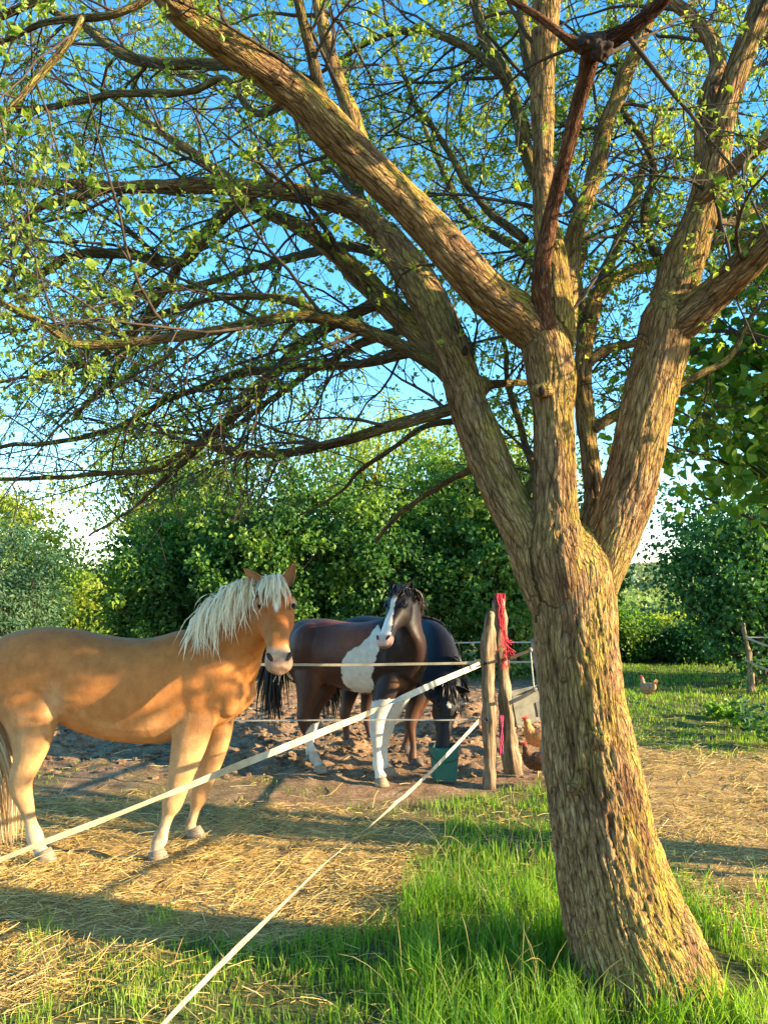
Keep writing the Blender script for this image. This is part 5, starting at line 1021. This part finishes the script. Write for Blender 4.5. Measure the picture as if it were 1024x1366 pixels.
def fence_things():
    # left post, slightly bent, and right post leaning to the left
    a = [P(654, 1062, 6.55)+np.array((0, 0, -.15)), P(654, 1056, 6.55), P(653, 1000, 6.56), P(652, 940, 6.56), P(651, 880, 6.57), P(653, 818, 6.58)]
    p1 = post('weathered brown wooden fence post, the shorter left one of the pair beside the trunk', a[::-1], [.044, .052, .058, .057, .058, .064][:6], WOOD, group='wooden posts at the paddock corner')
    b = [P(690, 1045, 6.95)+np.array((0, 0, -.15)), P(685, 1033, 6.95), P(678, 985, 6.93), P(673, 930, 6.92), P(669, 870, 6.9), P(665, 800, 6.88)]
    p2 = post('leaning wooden fence post with red twine hung over its top', b[::-1], [.050, .054, .056, .064, .074, .085], WOOD, group='wooden posts at the paddock corner')
    g = [P(732, 1010, 6.5)+np.array((0, 0, -.15)), P(730, 1000, 6.5), P(724, 900, 6.5), P(719, 852, 6.5)]
    post('grey weathered post close behind the left edge of the big trunk', g[::-1], [.05, .055, .06, .06], WOOD_GREY, group=None)
    q = [P(1001, 905, 12.2)+np.array((0, 0, -.2)), P(1000, 898, 12.2), P(996, 862, 12.2), P(990, 830, 12.2)]
    post('weathered wooden fence post under the dark maple at the right edge', q[::-1], [.035, .04, .045, .045], WOOD)
    # red baler twine over the leaning post
    rng = np.random.default_rng(8); tw = mat_simple('red_twine', (.55, .02, .05), (.75, .06, .10), 60, .6); root = empty('red_twine', P(668, 800, 6.8), 'bundle of red baler twine hanging over the top of the leaning post', 'twine')
    A = Acc(); n = 20; tip = P(665, 798, 6.87)
    for k in range(n):
        s = tip+np.array((rng.normal()*.018-.005, .035, .012)); e = P(675+rng.normal()*5, 868+rng.uniform(-18, 26), 6.78); t_ = tip+np.array((.012+rng.normal()*.02, -.03, .03)); m1 = P(669+rng.normal()*2, 828, 6.795); m2 = P(673+rng.normal()*3, 855, 6.79)
        back = tip+np.array((rng.normal()*.02, .10, -.10-.1*rng.random())); c = catmull(np.array([back, s, t_, m1, m2, e]), 22); c += (np.stack([fbm(c*30+k*3, 2, q_) for q_ in (1, 2, 3)], 1)-.5)*.022; V, Fc, _, _ = tube(c, .0026, sides=5); A.add(V, Fc)
    part('hanging_strands', A.mesh('hanging_strands'), tw, root, kind='stuff')
    A = Acc(); c = P(675, 872, 6.78)
    for k in range(13):
        d = norm(rng.normal(size=3)*np.array((1, .5, 1))+np.array((.2, 0, -.7))); p_ = grow(np.array([c+rng.normal(size=3)*np.array((.018, .01, .05))]), np.array([d]), np.array([rng.uniform(.04, .09)]), 6, rng, .5, .25)[0]; V, Fc, _, _ = tube(p_, .003, sides=4); A.add(V, Fc)
    part('knot', A.mesh('knot'), tw, root, kind='stuff')
    A = Acc()
    for k in range(5):
        c = catmull(np.array([P(668+rng.normal()*1.5, 955, 6.8), P(669, 975, 6.79), P(667+rng.normal()*3, 1006, 6.78)]), 12); c += (np.stack([fbm(c*25+k*5, 2, q_) for q_ in (1, 2, 3)], 1)-.5)*.025; V, Fc, _, _ = tube(c, .004, sides=5); A.add(V, Fc)
    o = link('pink_twine', A.mesh('pink_twine'), mat_simple('pink_twine_plastic', (.62, .05, .16), rough=.6), label='short pink twine ends dangling low between the two wooden posts', category='twine')
    # near tapes
    tape('wide white fence tape crossing in front of the palomino legs to the posts', [P(-260, 1250, 2.05), P(0, 1146, 2.62), P(240, 1052, 3.45), P(400, 988, 4.1), P(480, 956, 4.65), P(560, 921, 5.4), P(640, 886, 6.48)], [.043]*7, [(0, .86), (.15, .80), (.35, .5), (.55, .2), (.66, .3), (.72, 1.5), (.76, 2.75), (.85, 2.6), (1, 2.9)], n=160)
    tape('narrow white fence tape running from the bottom of the picture up to the left post', [P(120, 1480, 1.35), P(215, 1366, 1.72), P(330, 1252, 2.35), P(440, 1147, 3.2), P(515, 1083, 4.1), P(575, 1028, 5.2), P(638, 962, 6.48)], [.038]*7, [(0, .5), (.3, .55), (.5, .9), (.62, .4), (.8, .2), (1, 0)], n=160)
    tape('upper white tape stretched behind the palomino muzzle to the left wooden post', [P(255, 884, 6.5), P(355, 887, 6.52), P(480, 887, 6.54), P(646, 884, 6.56)], [.022]*4, [(0, .1), (1, .2)], mat=TAPE, n=50)
    tape('lower thin cord stretched behind the palomino chest to the left wooden post', [P(255, 958, 6.5), P(345, 961, 6.52), P(480, 961, 6.54), P(648, 959, 6.56)], [.012]*4, [(0, .1), (1, .2)], name='fence_tape', mat=TAPE_DULL, n=50)
    s = [P(256, 1052, 6.52)+np.array((0, 0, -.1)), P(255, 1040, 6.52), P(255, 960, 6.52), P(255, 868, 6.52)]
    post('thin grey stake holding the tapes behind the palomino forelegs', s[::-1], [.012, .012, .012, .012], WOOD_GREY, 'fence_stake', sides=8, rough=.001)
    for (y, lb) in ((857, 'upper far fence cord in front of the hedge beside the posts'), (883, 'lower far fence cord in front of the hedge beside the posts')):
        tape(lb, [P(596, y+1, 10.5), P(660, y, 10.3), P(712, y, 10.1), P(800, y, 9.8)], [.02]*4, [(0, .1), (1, .1)], name='fence_tape', mat=TAPE_DULL, n=40)
    q = [P(801, 960, 9.8)+np.array((0, 0, -.2)), P(800, 940, 9.8), P(800, 900, 9.8), P(799, 850, 9.8)]; post('thin fence stake hidden behind the big trunk', q[::-1], [.03]*4, WOOD_GREY, 'fence_stake', sides=10, rough=.003)
    tape('pale strap tied from the leaning post to the grey post, upper one', [P(681, 878, 6.86), P(694, 873, 6.6), P(708, 868, 6.25)], [.03, .028, .024], [(0, .2), (.6, .9), (1, 1.4)], name='gate_strap_tape', n=30, thick=.006)
    tape('pale strap tied from the leaning post to the grey post, lower one', [P(679, 938, 6.86), P(696, 930, 6.6), P(712, 921, 6.25)], [.034, .03, .024], [(0, .2), (.6, .5), (1, 1.2)], name='gate_strap_tape', n=30, thick=.006)
    A = Acc(); c = catmull(np.array([P(707, 868, 6.17), P(709, 890, 6.16), P(712, 920, 6.15)]), 14); V, Fc, _, _ = tube(c, .006, sides=6); A.add(V, Fc); o = link('vertical_rope', A.mesh('vertical_rope'), TAPE_DULL, label='short white rope hanging between the two straps at the grey post', category='rope')
    for (px, py, Y) in ((707, 867, 6.15), (713, 920, 6.14)):
        A = Acc(); c0 = P(px, py, Y)
        for k in range(9):
            d = norm(rng.normal(size=3)*np.array((1, .6, 1))); th = np.linspace(0, 5, 12); u = norm(np.cross(d, (0, 1, .3))); v = np.cross(d, u); V, Fc, _, _ = tube(c0+.016*(np.outer(np.cos(th), u)+np.outer(np.sin(th), v)), .0045, sides=5); A.add(V, Fc)
        link('rope_knot', A.mesh('rope_knot'), TAPE, label='frayed white knot on the %s strap beside the trunk' % ('upper' if py < 900 else 'lower'), category='knot')
    for (px, py, Y, lb) in ((646, 885, 6.49, 'black insulator with white tape on the left wooden post, upper one'), (648, 960, 6.48, 'black insulator on the left wooden post, lower one')):
        r = empty('insulator', P(px, py, Y), lb, 'insulator'); c0 = P(px, py, Y); A = Acc(); V, Fc, _, _ = tube(np.array([c0+(0.0, .035, 0), c0+(0, -.008, 0)]), .012, sides=12); A.add(V, Fc); part('mount', A.mesh('mount'), INSUL, r); th = np.linspace(0, 2*math.pi, 20); A = Acc(); V, Fc, _, _ = tube(c0+np.stack([.016*np.cos(th), 0*th-.012, .02*np.sin(th)], 1), .0045, sides=6); A.add(V, Fc); part('clip', A.mesh('clip'), INSUL, r)
    for (y0, y1, lb) in ((850, 862, 'upper white tape leaving the right edge fence post'), (880, 894, 'lower white tape leaving the right edge fence post')):
        tape(lb, [P(993, y0, 12.13), P(1024, y1, 11.3), P(1110, y1+28, 9.8)], [.035]*3, [(0, .1), (1, .3)], n=30, mat=TAPE)
    for (y0, lb) in ((850, 'upper thin cord behind the right edge post'), (880, 'lower thin cord behind the right edge post')):
        tape(lb, [P(994, y0, 12.28), P(1060, y0+1, 12.2), P(1200, y0+3, 12.1)], [.018]*3, [(0, .1), (1, .3)], name='fence_tape', n=30, mat=TAPE_DULL)
    # concrete block
    c = P(705, 940, 8.3); root = empty('concrete_trough', (c[0], c[1], 0), 'grey concrete block lying on the mud behind the posts beside the trunk', 'block'); bm = bmesh.new()
    bmesh.ops.create_cube(bm, size=1); 
    for v in bm.verts: v.co.x *= .50; v.co.y *= .32; v.co.z *= .30
    top = [f for f in bm.faces if f.normal.z > .9]; r_ = bmesh.ops.inset_region(bm, faces=top, thickness=.05); r2 = bmesh.ops.extrude_face_region(bm, geom=top); bmesh.ops.translate(bm, verts=[v for v in r2['geom'] if isinstance(v, bmesh.types.BMVert)], vec=(0, 0, -.12)); bmesh.ops.delete(bm, geom=top, context='FACES')
    bmesh.ops.bevel(bm, geom=bm.edges[:], offset=.012, segments=2, affect='EDGES'); me = bpy.data.meshes.new('block'); bm.to_mesh(me); bm.free(); V = get_co(me); ca, sa = math.cos(.17), math.sin(.17); cb, sb = math.cos(.25), math.sin(.25)
    V = np.stack([V[:, 0]*ca-V[:, 2]*sa, V[:, 1], V[:, 0]*sa+V[:, 2]*ca], 1); V = np.stack([V[:, 0]*cb-V[:, 1]*sb, V[:, 0]*sb+V[:, 1]*cb, V[:, 2]], 1)+c; set_co(me, V)
    cm = mat_simple('concrete', (.13, .125, .10), (.26, .245, .20), 9, .9, bump=.4); part('block', me, cm, root)
    bm = bmesh.new(); bmesh.ops.create_cube(bm, size=1)
    for v in bm.verts: v.co.x *= .16; v.co.y *= .02; v.co.z *= .15
    bmesh.ops.bevel(bm, geom=bm.edges[:], offset=.006, segments=1, affect='EDGES'); me = bpy.data.meshes.new('panel'); bm.to_mesh(me); bm.free(); V = get_co(me)+np.array((.08, -.162, -.03)); V = np.stack([V[:, 0]*ca-V[:, 2]*sa, V[:, 1], V[:, 0]*sa+V[:, 2]*ca], 1); V = np.stack([V[:, 0]*cb-V[:, 1]*sb, V[:, 0]*sb+V[:, 1]*cb, V[:, 2]], 1)+c; set_co(me, V); part('panel', me, mat_simple('darker_concrete', (.09, .09, .07), (.16, .155, .12), 12, .9), root)
    # bucket: square tapered with rim and handle
    g0 = G(594, 1046); x, y = g0[0], g0[1]+.12; z = gz(x, y); root = empty('feed_bucket', (x, y, z), 'teal green square plastic feed bucket with the black horse muzzle inside', 'bucket'); pl = mat_simple('teal_plastic', (.006, .085, .075), (.010, .12, .10), 6, .45, .4); A = Acc()
    pr = [(0, .098, 0), (.0, .10, .0), (.012, .102, 0), (.26, .125, 0), (.262, .134, 0), (.285, .135, 0), (.287, .122, 0), (.02, .094, 0), (.018, .002, 0)]
    pts = np.array([[x, y, z+q[0]+i*1e-5] for i, q in enumerate(pr)]); k = 28; th = np.linspace(0, 2*math.pi, k, endpoint=False)+.15; cx, sy = np.sign(np.cos(th))*np.abs(np.cos(th))**.55, np.sign(np.sin(th))*np.abs(np.sin(th))**.55
    V = np.stack([np.stack([x+q[1]*cx, y+q[1]*sy, np.full(k, z+q[0])], 1) for q in pr]).reshape(-1, 3); i = np.arange(len(pr)-1)[:, None]*k; j = np.arange(k)[None]; j2 = (j+1) % k; Q = np.stack([i+j, i+j2, i+k+j2, i+k+j], -1).reshape(-1, 4)
    part('bucket_body', mesh_np('bucket_body', V, [Q], smooth=False), pl, root); th = np.linspace(0, math.pi, 16); hp = np.stack([x+.137*np.cos(th), y-.03-.10*np.sin(th), z+.265-.10*np.sin(th)], 1); V, Fc, _, _ = tube(hp, .004, sides=6); A.add(V, Fc); part('handle', A.mesh('handle'), INSUL, root)
fence_things()
def hen(label, px, py, Y, yaw, size, c1, c2, head_down=0.0, group=None):
    g = P(px, py, Y); x, y = g[0], g[1]; z = gz(x, y); ca, sa = math.cos(yaw), math.sin(yaw); root = empty('hen', (x, y, z), label, 'hen', group)
    def W(p): p = np.asarray(p, float)*size; return np.stack([x+p[..., 0]*ca-p[..., 1]*sa, y+p[..., 0]*sa+p[..., 1]*ca, z+p[..., 2]], -1)
    up = np.array((0, 0, 1.0)); a = Acc()
    c = catmull(np.array([[-.17, 0, .27, .02, .012], [-.13, 0, .235, .06, .05], [-.06, 0, .20, .088, .078], [.02, 0, .185, .095, .082], [.08, 0, .20, .085, .068], [.115, 0, .245, .055, .045], [.125, 0, .295, .036, .032], [.135, 0, .335, .031, .027], [.15, 0, .352, .022, .02]]), 30); q = W(c[:, :3]); V, Fc, _, _ = tube(q, c[:, 3]*size, c[:, 4]*size, 18, up+.01); a.add(V, Fc)
    me = remesh(a, 'body', .006*size+.002, 4); V = get_co(me); no = get_no(me); V = V+no*((fbm(V*np.array((60, 60, 90)), 2, 3)-.5)*.012)[:, None]; set_co(me, V)
    m = M('hen_feather'); nz = m.noise(70, detail=4, rough=.7, mul=(1, 1, 1.6)); m.base(m.ramp(nz, [(.38, c1), (.62, c2)]), .7, .2); m.bump(nz, .6, .006); part('body', me, m.m, root)
    for s in (-1, 1):
        a = Acc(); V, Fc = ellipsoid((0, 0, 0), (1, 1, 1), nu=14, nv=9); V = V*np.array((.10, .018, .052))+np.array((-.02, s*.078, .205)); V[:, 2] += -.25*(V[:, 0])*.5; a.add(W(V), Fc); part('wing', a.mesh('wing'), m.m, root)
        a = Acc(); V, Fc, _, _ = tube(W([(.0, s*.035, .12), (.01, s*.035, .06), (.015, s*.035, .005)]), .008*size, sides=6); a.add(V, Fc)
        for t in (-.5, 0, .5): V, Fc, _, _ = tube(W([(.015, s*.035, .01), (.05, s*.035+t*.03, .004)]), .004*size, sides=5); a.add(V, Fc)
        part('leg', a.mesh('leg'), mat_simple('hen_leg', (.45, .30, .10)), root)
        a = Acc(); V, Fc = ellipsoid((0, 0, 0), (.006*size, .012*size, .018*size), nu=8, nv=6); a.add(V+W((.157, s*.012, .315)), Fc); part('wattle', a.mesh('wattle'), RED_M, root)
    a = Acc()
    for k in range(7):
        t = (k-3)*.06; c = W([(-.12, k*.008-.024, .24), (-.17, k*.010-.03, .31+.01*(k % 2)), (-.20, k*.012-.036, .36-.01*abs(k-3))]); V, Fc, _, _ = tube(c, [.02*size, .024*size, .004*size], [.006*size]*3, 8, up); a.add(V, Fc)
    part('tail_feathers', a.mesh('tail_feathers'), m.m, root)
    a = Acc()
    for k in range(5):
        V, Fc, _, _ = tube(W([(.125+k*.012, 0, .352), (.125+k*.012-.004, 0, .385-.004*abs(k-2))]), [.010*size, .003*size], [.006*size, .002*size], 7); a.add(V, Fc)
    V, Fc = ellipsoid(W((.148, 0, .358)), (.032*size, .008*size, .012*size), np.array([[ca, sa, 0], [-sa, ca, 0], [0, 0, 1]]), 10, 7); a.add(V, Fc); k_ = a; part('comb', k_.mesh('comb'), RED_M, root)
    a = Acc(); V, Fc, _, _ = tube(W([(.155, 0, .342), (.19, 0, .332)]), [.010*size, .001], sides=8); a.add(V, Fc); part('beak', a.mesh('beak'), mat_simple('beak_horn', (.5, .35, .12)), root)
RED_M = mat_simple('comb_red', (.6, .02, .02), (.75, .05, .04), 50, .5)
hen('dark brown hen at the foot of the big trunk, in front of the orange hen', 718, 1036, 6.75, math.pi*.93, .82, (.045, .02, .012), (.20, .09, .045))
hen('orange hen with bright red comb just behind the dark brown hen', 722, 1012, 7.6, math.pi*.97, 1.0, (.42, .17, .05), (.60, .30, .12))
hen('pale buff hen out on the shaded lawn right of the trunk', 864, 932, 11.3, math.pi*.62, .88, (.30, .15, .07), (.50, .30, .17))
def weeds():
    rng = np.random.default_rng(31)
    for k, (px, py, h, lb) in enumerate([(1012, 985, .55, 'tall pale leaved weed at the right edge of the lawn'), (985, 968, .34, 'low broad leaved weed left of the tall weed at the lawn edge'), (958, 958, .22, 'small leafy weed furthest left in the row on the lawn'), (1035, 1000, .5, 'leafy weed just beyond the right edge of the lawn')]):
        g0 = G(px, py); x, y = g0[0], g0[1]; z = gz(x, y); root = empty('weed_plant', (x, y, z), lb, 'plant', 'weeds along the lawn edge'); n = 9; s = np.tile(np.array((x, y, z)), (n, 1))+rng.normal(size=(n, 3))*np.array((.08, .08, 0)); L = grow(s, np.array((0, 0, 1.))+rng.normal(size=(n, 3))*.35, rng.uniform(.6, 1, n)*h, 7, rng, .1, .08); V, Q = batch_tubes(L, np.full((n, 1), .005)*np.linspace(1, .5, 7), 4)
        part('stems', mesh_np('stems', V, [Q], {'rnd': np.full(len(V), .4)}), GRASS, root, kind='stuff'); c, d, _ = sample_on(L, 16, rng, .2); d = d*.3+perp(d, rng); V, T, q = leaf_arrays(c, d, rng.uniform(.05, .11, len(c)), .55, rng, .2, True); part('leaves', mesh_np('leaves', V, [T], {'rnd': np.repeat(rng.random(len(c)), q)}, False), LEAF_GREY if k == 0 else LEAF_HAZEL, root, kind='stuff')
weeds()
